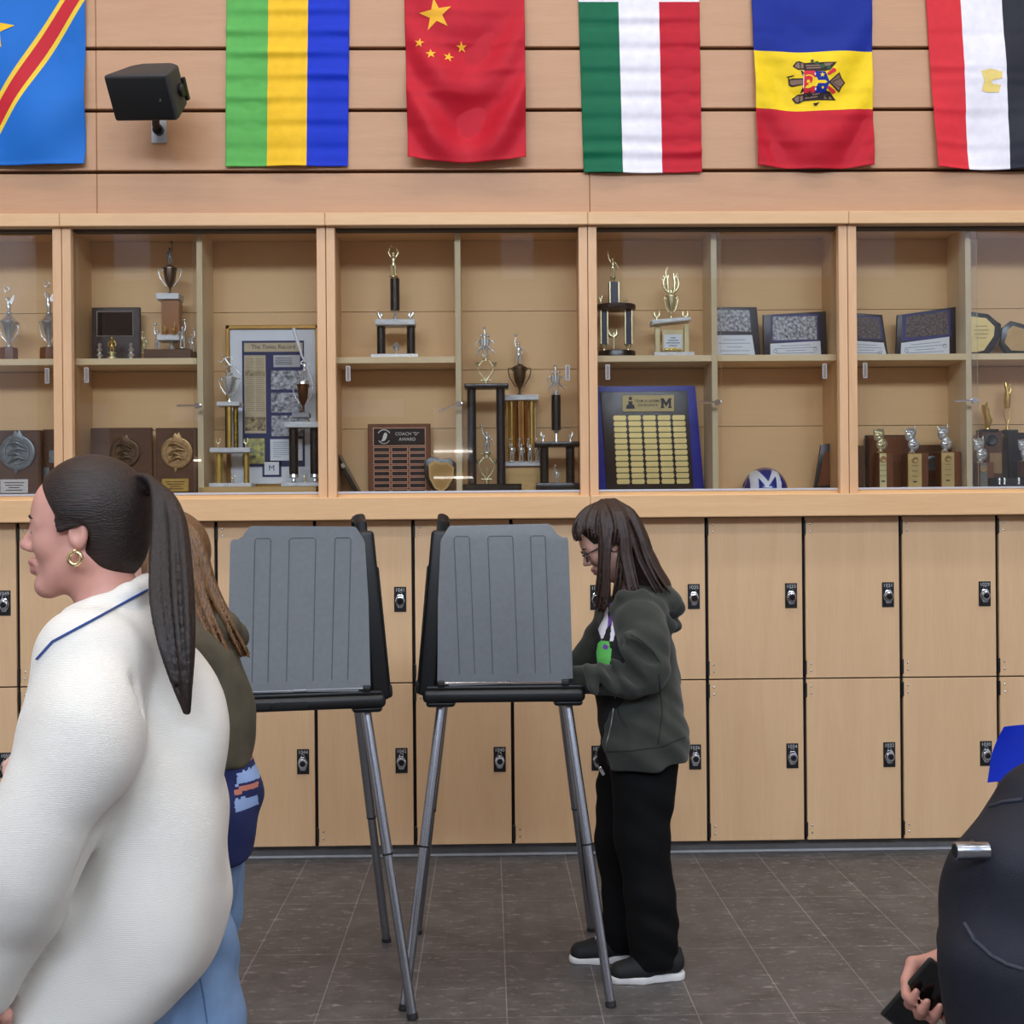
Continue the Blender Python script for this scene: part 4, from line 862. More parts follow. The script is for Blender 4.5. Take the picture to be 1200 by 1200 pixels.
# ---- case 3
T = Tro('trophy', 'trophy with blue and gold square columns under an oval dark platform', 'trophy', 722, 5.97, S1)
CB = mat('column_blue', (24, 34, 62), .25)
def sqcol(xc, w, y0, y1):
    b = MB(); b.box(T.X(xc-w/2), T.X(xc+w/2), -w*T.s/2, w*T.s/2, T.Z(y1), T.Z(y0)); b.mi = 1
    for sg in (-1, 1): b.box(T.X(xc+sg*w*.43)-.003, T.X(xc+sg*w*.43)+.003, -w*T.s/2-.003, -w*T.s/2+.004, T.Z(y1), T.Z(y0), .001, seg=1)
    b.build('column', [CB, PGOLD], T.t, 0)
b = MB(); b.lathe((T.X(723), 0, 0), [(0, .5), (T.Z(413), .5), (T.Z(412), .49)], 32, sx=22*T.s*2, sy=.14); b.build('base', BLACKW, T.t, 30)
for xc in (708, 736.5): sqcol(xc, 9, 362, 404); T.lathe('column_foot', PGOLD, xc, [(413, 3), (410, 2), (408, 2), (405, 3.6), (404, 4)])
b = MB(); b.lathe((T.X(722), 0, 0), [(T.Z(363.5), .49), (T.Z(362), .5), (T.Z(358), .5), (T.Z(357), .48)], 32, sx=23.5*T.s*2, sy=.13); b.build('platform', mat('dark_brown_oval', (42, 26, 22), .25), T.t, 30)
sqcol(720, 12, 331, 357); T.lathe('cap', PGOLD, 719, [(331, 2.5), (328, 2.5), (326, 4), (324, 3.4)]); T.figure(PGOLD, 719, 294, 325, 'serve', fat=.9, ped=False)
for px, y0, y1 in ((704.5, 346, 356.5), (733.5, 351, 357)): T.tubes('eagle_finial', PGOLD, [([(px, y1), (px, y1-3)], 1), ([(px, y1-3), (px-2, y0+1)], [1.4, .5]), ([(px, y1-3), (px+2, y0)], [1.4, .5])])
T.tubes('eagle_figure', PGOLD, [([(719.5, 412), (719.5, 409)], [3, 1.6]), ([(719.5, 409), (719.5, 394)], 1.2), ([(719.5, 395), (715, 393), (713.5, 387)], [2, 2.4, .6]), ([(719.5, 395), (723, 392), (723, 385)], [2, 2.4, .6]), ([(719.5, 396), (719.5, 390)], [2.4, 1.4])])
T = Tro('trophy', 'cream and gold trophy with a wreath above its cup and a white card', 'trophy', 787, 5.95, S1)
T.bx('base', MARBLE, 765, 812, 414, 421, .1)
CRM = mat('cream_column', (214, 198, 146), .3)
for xc in (770.5, 804.5): T.bx('column', CRM, xc-2.8, xc+2.8, 381, 414, .022)
MB().prism([(T.X(763), T.Z(381.5)), (T.X(808.5), T.Z(377)), (T.X(808), T.Z(373)), (T.X(763), T.Z(376.5))], -.05, .05, .001).build('platform', MARBLE, T.t, 30)
T.cup(PGOLD, 787, 346.5, 374.5, 6, 1.35); T.lathe('stem', PGOLD, 787, [(346, 3), (343, 3)])
L = [([(787+sg*9*math.sin(a), 332+11*math.cos(a)) for a in [math.radians(10+14*i) for i in range(11)]], [1.5, 1.6, 1.6, 1.5, 1.5, 1.4, 1.3, 1.2, 1, .8, .6]) for sg in (-1, 1)]
for sg in (-1, 1):
    for i in range(7): a = math.radians(30+18*i); x, y = 787+sg*9*math.sin(a), 332+11*math.cos(a); L.append(([(x, y), (x+sg*2.6*math.sin(a+.6), y+2.6*math.cos(a+.6)-2)], [1, .4]))
T.tubes('wreath', PGOLD, L)
T.tubes('wreath_figures', PGOLD, [([(784, 342), (783, 330), (784, 322)], [1.8, 2, 1]), ([(791, 342), (791.5, 330), (790, 320)], [1.8, 2, 1]), ([(783, 330), (781, 318), (783, 313)], [.9, .8, .5]), ([(791, 328), (795, 320), (797, 324)], [.9, .7, .4]), ([(787, 344), (787, 340)], 2.4)])
for px in (770, 803.5): T.tubes('eagle_finial', PGOLD, [([(px, 375), (px, 372)], [1.4, 1]), ([(px, 372), (px-3, 369.5), (px-2.5, 364.5)], [1.5, 1.6, .5]), ([(px, 372), (px+3, 369), (px+2.8, 363.5)], [1.5, 1.6, .5])])
p = T.bx('card_frame', CRM, 775.5, 800, 387.5, 412, .012, -.02); MB().box(T.X(777.5), T.X(798), -.0275, -.026, T.Z(409), T.Z(393)).build('card', PAPER, p, 0)
b = MB()
for k in range(4): w = (3, 6, 8, 5)[k]; b.box(T.X(788-w), T.X(788+w), -.0282, -.0274, T.Z(397.4+k*3), T.Z(396.4+k*3))
b.build('print_lines', mat('card_ink', (120, 120, 130), .7), p, 0); T.tubes('gold_sprays', GOLD, [([(778, 411), (787, 409), (797, 411)], [1.4, .8, 1.4]), ([(784, 412), (787.5, 408), (791, 412)], 1)], -.028)
# honour board with 60 name plates, leaning back on a blue board
T = Tro('honor_board', 'black honour board of gold name plates on a blue backing, lettered M', 'honor board', 763, 6.03, FL)
PB = [(698, 452), (816, 452), (826, 590), (696, 590)]
MB().prism([(T.X(x), max(0, T.Z(y))) for x, y in PB], .0, .02, .002).build('blue_backing', BLUE, T.t, 30)
MB().prism([(T.X(x), max(0, T.Z(y))) for x, y in ((704, 459), (806, 458), (813, 590), (711, 590))], -.014, -.001, .002).build('black_board', mat('board_black', (36, 30, 28), .3), T.t, 30)
HP = mat('header_gold', (186, 170, 124), .28, .7, var=.1)
p = MB().box(T.X(729.5), T.X(790.5), -.018, -.0142, T.Z(482.5), T.Z(463), .001, seg=1).build('header_plate', HP, T.t, 0); NI = mat('engraved_dark', (30, 34, 52), .5)
VM = [(0, 0), (.34, 0), (.34, .13), (.27, .13), (.27, .55), (.5, .12), (.73, .55), (.73, .13), (.66, .13), (.66, 0), (1, 0), (1, .13), (.94, .13), (.94, .87), (1, .87), (1, 1), (.72, 1), (.5, .56), (.28, 1), (0, 1), (0, .87), (.06, .87), (.06, .13), (0, .13)]
MB().prism([(T.X(774.5+13*x), T.Z(478.5-11.5*z)) for x, z in VM], -.019, -.018).build('initial', NI, p, 0)
MB().text('TEAM ACADEMIC', .0165, T.X(759.5), -.0184, T.Z(470.2), bold=.0002).text('EXCELLENCE', .0165, T.X(759.5), -.0184, T.Z(475), bold=.0002).build('lettering', NI, p, 0)
b = MB(); b.sph((T.X(739), -.0185, T.Z(467)), (.009, .0012, .009), 10); b.prism([(T.X(739)+x, T.Z(479)+z) for x, z in ((-.022, 0), (.022, 0), (.018, .018), (.008, .022), (.012, .036), (-.012, .036), (-.008, .022), (-.018, .018))], -.019, -.018); b.build('crest', NI, p, 0)
GP = mat('name_plate_gold', (238, 218, 150), .3, .85, var=.06)
for r in range(12):
    for c in range(5):
        y0 = 486.8+r*6.78; x0 = 718.8+r*.33+c*(17.3+r*.02); w, h = 15.3, 5.7
        q = MB(); q.prism([(T.X(x0+a*w), T.Z(y0+d*h)) for a, d in ((.06, 0), (.94, 0), (.965, .22), (1, .3), (1, .7), (.965, .78), (.94, 1), (.06, 1), (.035, .78), (0, .7), (0, .3), (.035, .22))], -.016, -.0142)
        q.mi = 1; q.sph((T.X(x0+.8), -.016, T.Z(y0+h/2)), (.0012, .0006, .0012), 6); q.sph((T.X(x0+w-.8), -.016, T.Z(y0+h/2)), (.0012, .0006, .0012), 6); q.build('name_plate', [GP, INK], T.t, 0)
def photo_plaque(P, ph, phm, pap, label, Y=6.02, ang=0, blue=None, logo=True):
    """P board corners, ph photo corners, pap paper corners, in photo pixels"""
    xs_ = [p[0] for p in P]; T = Tro('photo_plaque', label, 'plaque', (min(xs_)+max(xs_))/2, Y, S1)
    C = lambda Q: [(T.X(x), max(0, T.Z(y))) for x, y in Q]
    MB().prism(C(P), -.009, .009, .002).build('board', mat('plaque_black', (38, 36, 42), .35), T.t, 30)
    if blue: MB().prism(C(blue), -.0105, -.009).build('photo_border', mat('border_violet', (46, 46, 110), .4), T.t, 0)
    MB().prism(C(ph), -.012, -.0095).build('photograph', phm, T.t, 0); pp = MB().prism(C(pap), -.012, -.0095).build('certificate', PAPER, T.t, 0)
    b = MB(); (ax, ay), (bx_, by), (cx, cy), (dx, dy_) = pap
    for k in range(5):
        f = .2+.16*k; w = (.3, .42, .2, .38, .34)[k]
        for u0_, u1_ in ((.5-w, .5+w),):
            lx, ly = ax+(dx-ax)*f, ay+(dy_-ay)*f; rx, ry = bx_+(cx-bx_)*f, by+(cy-by)*f
            q = [(lx+(rx-lx)*u0_, ly+(ry-ly)*u0_), (lx+(rx-lx)*u1_, ly+(ry-ly)*u1_)]; b.prism(C([(q[0][0], q[0][1]-.35), (q[1][0], q[1][1]-.35), (q[1][0], q[1][1]+.35), (q[0][0], q[0][1]+.35)]), -.0126, -.0119)
    b.build('print_lines', mat('print_grey', (150, 152, 166), .7), pp, 0)
    if logo:
        b = MB()
        for u in (.1, .9): lx = ax+(bx_-ax)*u; ly = ay+(by-ay)*u+(dy_-ay)*.55; b.tube([(T.X(lx+2*math.cos(a)), -.0123, max(.002, T.Z(ly+2*math.sin(a)))) for a in [2*PI*i/8 for i in range(9)]], .0012, 4)
        b.build('seal', mat('seal_ink', (90, 96, 110), .7), pp, 0)
photo_plaque([(834, 360), (887, 360), (892, 420), (834, 420)], [(836, 363), (878, 364), (880, 389), (836, 388)], BWPH, [(838, 393), (881, 393), (885, 420), (838, 420)], 'photo plaque of players in two rows, first from the left on its shelf', logo=False)
photo_plaque([(894, 369), (968, 365), (969, 420), (894, 420)], [(905, 371), (957, 371), (957, 398), (905, 399)], BWPH, [(902, 403), (961, 400), (962, 420), (902, 420)], 'photo plaque with a black and white cheering crowd in a violet border', 6.0, blue=[(903, 369), (959, 368.5), (959, 400), (903, 401)])
photo_plaque([(990, 366), (1034, 369), (1041, 420), (990, 420)], [(992, 371), (1029, 373), (1033, 397), (992, 396)], DKPH, [(992, 399), (1035, 402), (1039, 420), (992, 420)], 'photo plaque half behind the case frame, left one in the last case', 6.02, blue=[(991, 369.5), (1031, 371.5), (1035, 398), (991, 398)])
photo_plaque([(1051, 369), (1122, 359.5), (1123, 420), (1049, 420)], [(1061, 371), (1111, 364.5), (1111, 392), (1060, 396)], DKPH, [(1055, 402), (1112, 395), (1112, 420), (1054, 420)], 'photo plaque of a seated team, standing clear in the last case', 6.0, blue=[(1057, 369), (1114, 362.5), (1114, 395), (1056, 400)])
# helmet
T = Tro('football_helmet', 'royal blue football helmet with a white M on its crown', 'helmet', 895.5, 5.97, FL)
R = 27*T.s; zt = T.Z(547.5)
S = Sdf((-.13, -.16, -.005), (.13, .16, .2), .004); S.ell((0, 0, zt-R*1.1), (R, R*1.15, R*1.1), 0); S.box((-.2, -.2, -.1), (.2, .2, .002), .001, 0, 'sub')
for sg in (-1, 1): S.ell((sg*R*1.0, -.02, zt*.33), (.014, .02, .02), .004, 'sub')
def mcls(c):
    x, z = c[:, 0]/R+.14, c[:, 2]/zt; m = np.zeros(len(x), bool); fr_ = c[:, 1] < 0
    for P in ([(-.66, -1), (-.62, .55), (-.5, .82), (-.28, .86), (-.3, .6), (-.42, -1)], [(-.5, .8), (-.28, .86), (.08, .34), (-.02, .1)], [(.0, .1), (.08, .4), (.34, .86), (.56, .78)], [(.34, .86), (.6, .76), (.66, .3), (.64, -1), (.4, -1), (.42, .5)]): m |= inpoly(P, x, z)
    return (m & fr_).astype(int)
S.mesh('shell', [mat('helmet_blue', (22, 42, 132), .22, coat=.6), mat('helmet_white', (232, 232, 236), .3)], T.t, 2, mcls)
T = Tro('plaque', 'small black framed certificate leaning against the right side of the helmet case', 'plaque', 969, 5.99, FL, rz=0)
MB().prism([(T.X(x), max(0, T.Z(y))) for x, y in ((962, 521), (983.5, 518), (985, 590), (953, 590))], -.01, .01, .002).build('board', mat('frame_black', (24, 22, 24), .3), T.t, 30)
MB().prism([(T.X(x), max(0, T.Z(y))) for x, y in ((966, 530), (978, 528), (973, 568), (957.5, 570))], -.012, -.0095).build('brown_panel', W_PLAQ2, T.t, 0)
MB().prism([(T.X(x), max(0, T.Z(y))) for x, y in ((981.5, 519), (984, 518.5), (978, 590), (974, 590))], -.013, -.0095).build('gilt_edge', mat('gilt', (170, 146, 110), .3, .6), T.t, 0)
# ---- case 4
def mask_trophy(px0, px1, ptop, mtop, m, plm, label, Y, fat=1.0, txt=True):
    T = Tro('trophy', label, 'trophy', (px0+px1)/2, Y, FL); xc = (px0+px1)/2
    d = .075
    T.bx('block', W_PLAQ2, px0-1, px1+7, ptop, 600, d, 0, .003)
    p = T.bx('gold_face', plm, px0, px1-1.5, ptop+1, 600, .003, -d/2-.0015, .0005)
    b = MB(); b.lathe((T.X((px0+px1-1.5)/2), -d/2-.003, T.Z(ptop+8)), [(0, .0165), (-.003, .0165), (-.004, .013), (-.003, .01)], 20, 'y'); b.build('seal', BRONZE, p, 40)
    if txt:
        b = MB(); s_ = .0105 if px1-px0 > 18 else .0075
        for k, w in enumerate(('DRAMA', 'FESTIVAL', 'FINALIST', '1998')):
            if k < 3: b.text(w, s_, T.X((px0+px1-1.5)/2), -d/2-.0034, T.Z(ptop+15+k*6.2))
            else: b.box(T.X((px0+px1)/2-3), T.X((px0+px1)/2+1.5), -d/2-.0036, -d/2-.003, T.Z(ptop+34.6), T.Z(ptop+33))
        b.build('lettering', INK, p, 0)
    # two stage masks, one above the other, on a short foot
    s = T.s*fat; H = (ptop-mtop)*T.s; z0 = T.Z(ptop); S = Sdf((-.06, -.045, -.005), (.06, .045, H+.012), .0017); q = lambda x, z: (x*H, 0, z*H)
    S.cone((0, 0, 0), (0, 0, .1*H), .085*H*1.6, .06*H, .004); S.ell(q(.06, .3), (.2*H, .1*H, .22*H), .006); S.ell(q(-.05, .68), (.2*H, .1*H, .24*H), .006)
    S.cone(q(.1, .75), q(.12, .98), .07*H, .02*H, .006); S.cone(q(-.2, .8), q(-.24, .9), .05*H, .02*H, .006)
    for cx, cz, sm in ((.06, .3, 1), (-.05, .68, -1)):
        for sg in (-1, 1): S.ell(((cx+sg*.075)*H, -.1*H, (cz+.05)*H), (.045*H, .05*H, .025*H), .002, 'sub'); S.cone(((cx+sg*.03)*H, -.09*H, (cz+.1)*H), ((cx+sg*.13)*H, -.08*H, (cz+.08)*H), .018*H, .012*H, .003)
        S.cone((cx*H, -.1*H, (cz+.04)*H), (cx*H, -.115*H, (cz-.03)*H), .015*H, .025*H, .003)
        for sg in (-1, 1): S.cone((cx*H, -.105*H, (cz-.09-.02*sm)*H), ((cx+sg*.085)*H, -.095*H, (cz-.09+.03*sm)*H), .024*H, .016*H, .002, 'sub')
    S.cone(q(-.18, .5), q(.2, .48), .03*H, .02*H, .01); S.cone(q(.16, .14), q(.24, .36), .03*H, .02*H, .01)
    o = S.mesh('masks', m, T.t, 1); o.location = (T.X(xc-1), 0, z0)
    return T
mask_trophy(1028, 1037.5, 530.5, 499, PGOLD, mat('pale_gold_face', (228, 216, 158), .3, .6), 'narrow mask trophy with a pale gold face, leftmost of the mask trophies', 5.95, txt=True)
mask_trophy(1061, 1078.5, 531, 498, SILVER, mat('gold_face', (206, 178, 116), .35, .6), 'mask trophy with a gold lettered face, second mask trophy from the left', 5.95)
mask_trophy(1100, 1116.5, 529.5, 496, SILVER, mat('gold_face2', (200, 174, 116), .35, .6), 'mask trophy with a gold lettered face and wide wood block, third from the left', 5.95)
mask_trophy(1145, 1154.5, 542, 510, SILVER, mat('grey_face', (120, 122, 112), .35, .6), 'mask trophy with a grey face just right of the glass joint', 5.93, txt=False)
mask_trophy(1197, 1206, 540, 512, SILVER, mat('grey_face2', (120, 118, 110), .35, .6), 'mask trophy cut off by the right edge of the photo', 5.93, txt=False)
def back_plaque(x0, x1, y0, m, label, Y=6.06, inner=None, disc=None, plate=None):
    T = Tro('plaque', label, 'plaque', (x0+x1)/2, Y, FL); T.bx('board', m, x0, x1, y0, 600, .02, 0, .003)
    if inner: T.bx('panel', inner[4], inner[0], inner[2], inner[1], inner[3], .004, -.012)
    if disc: b = MB(); b.lathe((T.X(disc[0]), -.01, T.Z(disc[1])), [(0, disc[2]*T.s), (-.005, disc[2]*T.s), (-.007, disc[2]*T.s*.8), (-.005, disc[2]*T.s*.7)], 24, 'y'); b.build('medallion', PEWTER, T.t, 40)
    if plate: T.bx('name_plate', plate[4], plate[0], plate[2], plate[1], plate[3], .003, -.0115)
    return T
T = back_plaque(1014, 1066, 509.5, mat('frame_dark', (40, 28, 24), .35), 'wide brown wood plaque behind the first two mask trophies', 6.06, (1017.5, 511, 1066, 600, W_PLAQ2))
b = MB(); b.text('FESTIVAL', .022, T.X(1049), -.0145, T.Z(536)).text('FINALIST', .022, T.X(1049), -.0145, T.Z(543)); b.build('lettering', W_PLAQ, T.t, 0)
back_plaque(1070, 1118, 521, W_PLAQ, 'dark wood plaque with a dim pewter medallion between mask trophies', 6.07, None, (1092, 543, 9))
back_plaque(996, 1012, 522, W_PLAQ, 'narrow dark plaque beside the last case frame', 6.04)
T = Tro('trophy', 'small gold mask figure on a dark plaque block with a plain gold plate', 'trophy', 1158, 6.02, FL)
T.bx('block', W_PLAQ, 1147, 1172.5, 505, 600, .06, 0, .003); T.bx('cap', BLACKW, 1147, 1168, 503, 506.5, .07); T.bx('name_plate', mat('tan_plate', (150, 116, 74), .4, .4), 1157, 1171.5, 531, 555, .003, -.0315)
b = MB(); b.lathe((T.X(1159), -.03, T.Z(516)), [(0, .03), (-.005, .03), (-.007, .024), (-.005, .02)], 24, 'y'); b.build('medallion', mat('dim_pewter', (60, 60, 60), .4, .8), T.t, 40)
T.lathe('figure_foot', GOLD, 1157.5, [(503, 4), (501, 4), (499, 2.5)]); T.tubes('figure', GOLD, [([(1157.5, 500), (1159, 493), (1157, 485), (1155.5, 478)], [3, 5, 4, 4.4]), ([(1155, 478), (1152, 474), (1151.5, 480)], [2.2, 1.4, .6]), ([(1156, 478), (1157.5, 470.5)], [3, .8]), ([(1159, 492), (1162, 489)], [2.4, 1])])
T = Tro('trophy', 'tall gold figure over an open gold stem on a black block', 'trophy', 1182, 6.02, FL)
T.bx('block', BLACKW, 1179, 1206, 507, 600, .06, 0, .003); T.bx('cap', BLACKW, 1174, 1191, 503.5, 507.5, .06)
T.tubes('open_stem', GOLD, [([(1181, 503), (1181, 498)], [2.6, 1.4]), ([(1181, 498), (1177.5, 487), (1176.5, 478)], .7), ([(1181, 498), (1184.5, 487), (1185.5, 478)], .7)])
T.tubes('figure', GOLD, [([(1181, 478), (1181, 470), (1181.5, 460)], [3.4, 4.2, 4]), ([(1181.5, 460), (1180, 452)], [2.6, 2]), ([(1180, 452), (1179.5, 447)], [2.4, 1.4]), ([(1184, 462), (1186, 454), (1184, 449)], [1.4, 1.2, .8])])
b = MB()
T = Tro('trophy', 'low black trophy with small silver studs at the bottom right', 'trophy', 1180, 5.9, FL); T.bx('base', BLACKW, 1157, 1206, 560, 600, .05, 0, .003)
for px in (1168, 1174, 1191): T.lathe('stud', SILVER, px, [(568, 2), (566, 1.2), (562, 2), (559.5, 1)], -.03, 10)
def gold_shield(P, Q, label, m):
    T = Tro('plaque', label, 'plaque', (min(p[0] for p in P)+max(p[0] for p in P))/2, 6.0, S1); C = lambda A: [(T.X(x), max(0, T.Z(y))) for x, y in A]
    MB().prism(C(P), -.01, .01, .003).build('board', BLACKW, T.t, 30); q = MB().prism(C(Q), -.0125, -.0095, .0006).build('gold_plate', m, T.t, 0)
    return T, q
T, q = gold_shield([(1128, 364), (1158, 368), (1166, 375), (1173, 380), (1173, 392), (1165, 408), (1155, 420), (1128, 420)], [(1130, 370), (1155, 373), (1165, 383), (1164, 394), (1152, 411), (1142, 413), (1130, 413)], 'black shield plaque with a cream gold plate behind the sliding glass', mat('cream_gold', (222, 196, 130), .35, .5))
b = MB()
for k, w in enumerate((7, 9, 8, 6)): b.box(T.X(1149-w), T.X(1149+w), -.0132, -.012, T.Z(383+k*4.6), T.Z(382+k*4.6))
b.build('engraving', mat('gold_ink', (150, 124, 70), .5), q, 0)
gold_shield([(1174, 384), (1184, 376), (1214, 384), (1214, 420), (1180, 420), (1171, 404)], [(1181, 386), (1186, 382), (1212, 389), (1212, 412), (1184, 411), (1176, 402)], 'black shield plaque with a tan plate at the right edge', mat('tan_gold', (186, 150, 96), .4, .5))
# ------------------------------------------------------------------ voting booths: suitcase style, lid on the far side from the voter, grey wings both sides
GREY = mat('booth_grey', (116, 119, 122), .55, var=.05, scale=60, bump=.12, bscale=900)
BPL = mat('booth_black', (12, 12, 14), .45, var=.1, bump=.08, bscale=700)
FOOT = mat('rubber_foot', (30, 30, 32), .7)
def booth(label, loc, rz):
    """local +X is the voter's side, +Y the far side; origin on the floor under the middle of the tray"""
    t = thing('voting_booth', label, 'voting booth', loc, rz, 'portable voting booths')
    ZT = 1.025                                               # tray rim
    b = MB(); b.box(-.275, .272, -.235, .235, .968, ZT-.012, .016, seg=3); b.box(-.262, .268, -.226, .226, ZT-.014, ZT, .005)
    for sx in (-1, 1):                                       # thickened leg sockets
        for sy in (-1, 1): b.box(sx*.215-.05, sx*.215+.05, sy*.17-.05, sy*.17+.05, .952, .975, .012)
    for sy in (-1,):
        pass
    tr = b.build('tray', BPL, t)
    b = MB(); b.box(-.235, .24, -.2, .2, ZT-.002, ZT+.0012); b.build('writing_surface', mat('writing_surface', (30, 31, 34), .5), tr, 0)
    b = MB()
    for x0, x1 in ((-.02, .09), (.1, .21)): b.box(x0, x1, .2315, .2365, .976, .999, .0024, seg=2)
    b.build('hand_slot_shade', DARK, tr)  # solid near-black blocks paint the shade of the slots, no hollow behind
    # lid standing at -X, leaning over the tray
    lean = math.radians(5.2)
    b = MB(); b.box(-.03, .03, -.215, .215, 0, .56, .014, seg=3); b.box(-.036, -.02, -.2, .2, .04, .44, .008)
    b.box(-.042, .03, -.19, .19, .0, .05, .012)
    M_ = Matrix.Translation((-.262, 0, .99)) @ Matrix.Rotation(lean, 4, 'Y'); b.bm.transform(M_); ld = b.build('lid', BPL, t)
    b = MB(); b.tube([(.0, -.09, .54), (.0, -.088, .585), (.0, -.06, .603), (.0, .06, .603), (.0, .088, .585), (.0, .09, .54)], [.02, .021, .021, .021, .021, .02], 10, flat=.7); b.bm.transform(M_); b.build('handle', BPL, ld)
    # wings
    for sy in (-1, 1):
        S = lambda x, z: (-.225+(x-502)*.002865, ZT+.012+(796-z)*.002865)
        P = [S(*p) for p in ((502, 796), (503.5, 700), (507, 632), (508, 628), (511, 623), (517, 613.5), (520, 612.5), (633, 611), (637, 613), (641, 619), (644, 623.5), (650, 627), (656, 627), (657, 632), (659, 700), (661, 793), (648, 794), (648, 798), (590, 799), (587, 795), (575, 795), (573, 799), (516, 800.5), (515, 796.5))]
        y0 = sy*.218
        pn = MB().prism(P, y0-.004, y0+.004, .0015).build('side_panel', GREY, t, 30)
        b = MB()
        for x0, x1, sl in ((523, 541, 5), (562.5, 592, 4.5), (612.5, 630, 4.5)):     # ridges outline the pressed panels; darker grey paints their edge shade
            z0, z1 = 786.5, 625
            for yf in (y0-.004, y0+.004):
                sg = -1 if yf < y0 else 1
                pts = [(x0+sl, z0), (x0, z1+2), (x0+2, z1), (x1-2, z1), (x1, z1+2), (x1+sl, z0)]
                b.tube([(S(*p)[0], yf-sg*.0004, S(*p)[1]) for p in pts], .0019, 6)
        b.build('pressed_edge_shade', mat('booth_grey_edge_shade', (84, 88, 94), .6), pn)
        b = MB(); b.tube([(-.2, y0-sy*.002, ZT+.008), (.2, y0-sy*.002, ZT+.008)], .007, 10); rd = b.build('hinge_rod', CHROME, t)
        for x in (-.212, .205):
            b = MB(); b.box(x-.012, x+.012, y0-.012, y0+.012, ZT-.004, ZT+.018, .003)
            for k in (-.006, 0, .006): b.tube([(x+k, y0, ZT+.006), (x+k+.002, y0, ZT+.006)], .0145, 10)
            b.build('hinge_bracket', BPL, t)
    # splayed legs, each with a lower section and a foot
    for sx in (-1, 1):
        for sy in (-1, 1):
            a = Vector((sx*.212, sy*.168, .965)); f = Vector((sx*.335, sy*.375, .0)); d = f-a
            m = a+d*.48
            u = MB().tube([a, m], .0175, 16).build('leg', ALU, t)
            MB().tube([m-d*.01, a+d*.985], .0155, 16).build('lower_section', ALU, u); MB().tube([m, m+d.normalized()*.006], .0181, 16).build('joint_ring', DARK, u)
            MB().tube([a+d*.982, Vector((f.x, f.y, .0))], [.017, .018], 14).build('foot', FOOT, u)
    return t
c = at(593, 1138, 4.35)
booth('voting booth on the right with the hooded person writing at it', (c.x, 4.35, 0), 0)
booth('voting booth on the left, half hidden by the passing students', (-.652, 4.204, 0), PI+math.radians(11))

# ------------------------------------------------------------------ blue chair at the right edge, behind the walker
c = at(1219, 1000, 4.3)
t = thing('chair', 'bright blue plastic chair at the right edge, mostly hidden by the backpack', 'chair', (c.x, 3.96, 0), PI)
BPLA = mat('chair_blue', (14, 58, 214), .35, var=.05)
def shell(fn, nu, nv, th):
    bm = bmesh.new(); g = [[bm.verts.new(fn(i/nu, j/nv)) for i in range(nu+1)] for j in range(nv+1)]
    for j in range(nv):
        for i in range(nu): bm.faces.new((g[j][i], g[j][i+1], g[j+1][i+1], g[j+1][i]))
    bmesh.ops.solidify(bm, geom=bm.faces[:], thickness=th); bmesh.ops.recalc_face_normals(bm, faces=bm.faces[:]); m = MB(); m.bm.free(); m.bm = bm; return m
def backf(u, v):
    w = .28-.05*v-.07*max(0, v-.45)**1.5; x = (u*2-1)*w; return (x, -.17-.05*v-.05*(1-(u*2-1)**2)*0+.06*(u*2-1)**2, .69+.178*v)
shell(backf, 20, 12, .006).build('backrest', BPLA, t, 60)
shell(lambda u, v: ((u*2-1)*.19, -.13+.39*v, .44+.03*(u*2-1)**2+.01*math.cos(5*v)), 14, 12, .006).build('seat', BPLA, t, 60)
for sx in (-1, 1):
    MB().tube([(sx*.2, -.19, .72), (sx*.21, -.15, .47), (sx*.21, -.12, .43)], .011, 10).build('back_post', CHROME, t)
    for sy, y in ((-1, -.22), (1, .27)): MB().tube([(sx*.18, .02 if sy > 0 else -.1, .43), (sx*.2, y*.8, .4), (sx*.23, y, 0)], .011, 10).build('leg', CHROME, t)
# ------------------------------------------------------------------ people
from mathutils.bvhtree import BVHTree
SKIN = mat('skin', (214, 166, 146), .5, var=.05, scale=30, sss=.12)
SKIN2 = mat('skin_rosy', (206, 150, 134), .5, var=.07, scale=22, sss=.12)
EYEW = mat('eye_white', (226, 222, 218), .2); IRIS = mat('iris', (70, 52, 40), .15)
LIPS = mat('lips', (186, 122, 114), .45)
def hairmat(name, a, b, st): return mat(name, a, .45, 0, scale=34, col2=b, stretch=st, bump=.9, bscale=45, spec=.4)
class Person:
    def __init__(s, label, px, Y, rz=0):
        s.Y = Y; x = at(px, 1000, Y).x; s.o = Vector((x, Y, 0)); s.t = thing('person', label, 'person', s.o)
    def G(s, px, py, dy=0): return at(px, py, s.Y+dy)-s.o
    def wrap(s, name, m, obj, lines, r, off=.0, n=6, par=None, flat=1):
        """seams, straps and zips laid on the cloth along lines given in photo pixels"""
        me = obj.data; vs = [v.co+s.o for v in me.vertices]; tr = BVHTree.FromPolygons(vs, [p.vertices[:] for p in me.polygons]); b = MB(); e = Vector((0, 0, EYE))
        for L in lines:
            P = []
            for (x0, y0), (x1, y1) in zip(L, L[1:]):
                k = max(2, int(math.hypot(x1-x0, y1-y0)/3))
                for i in range(k+(1 if (x1, y1) == L[-1] else 0)):
                    d = (at(x0+(x1-x0)*i/k, y0+(y1-y0)*i/k, s.Y)-e).normalized(); h = tr.ray_cast(e, d)
                    if h[0] is not None: P.append(h[0]-d*off-s.o)
            if len(P) > 1: b.tube(P, r, n, flat=flat)
        return b.build(name, m, par or obj, 60)
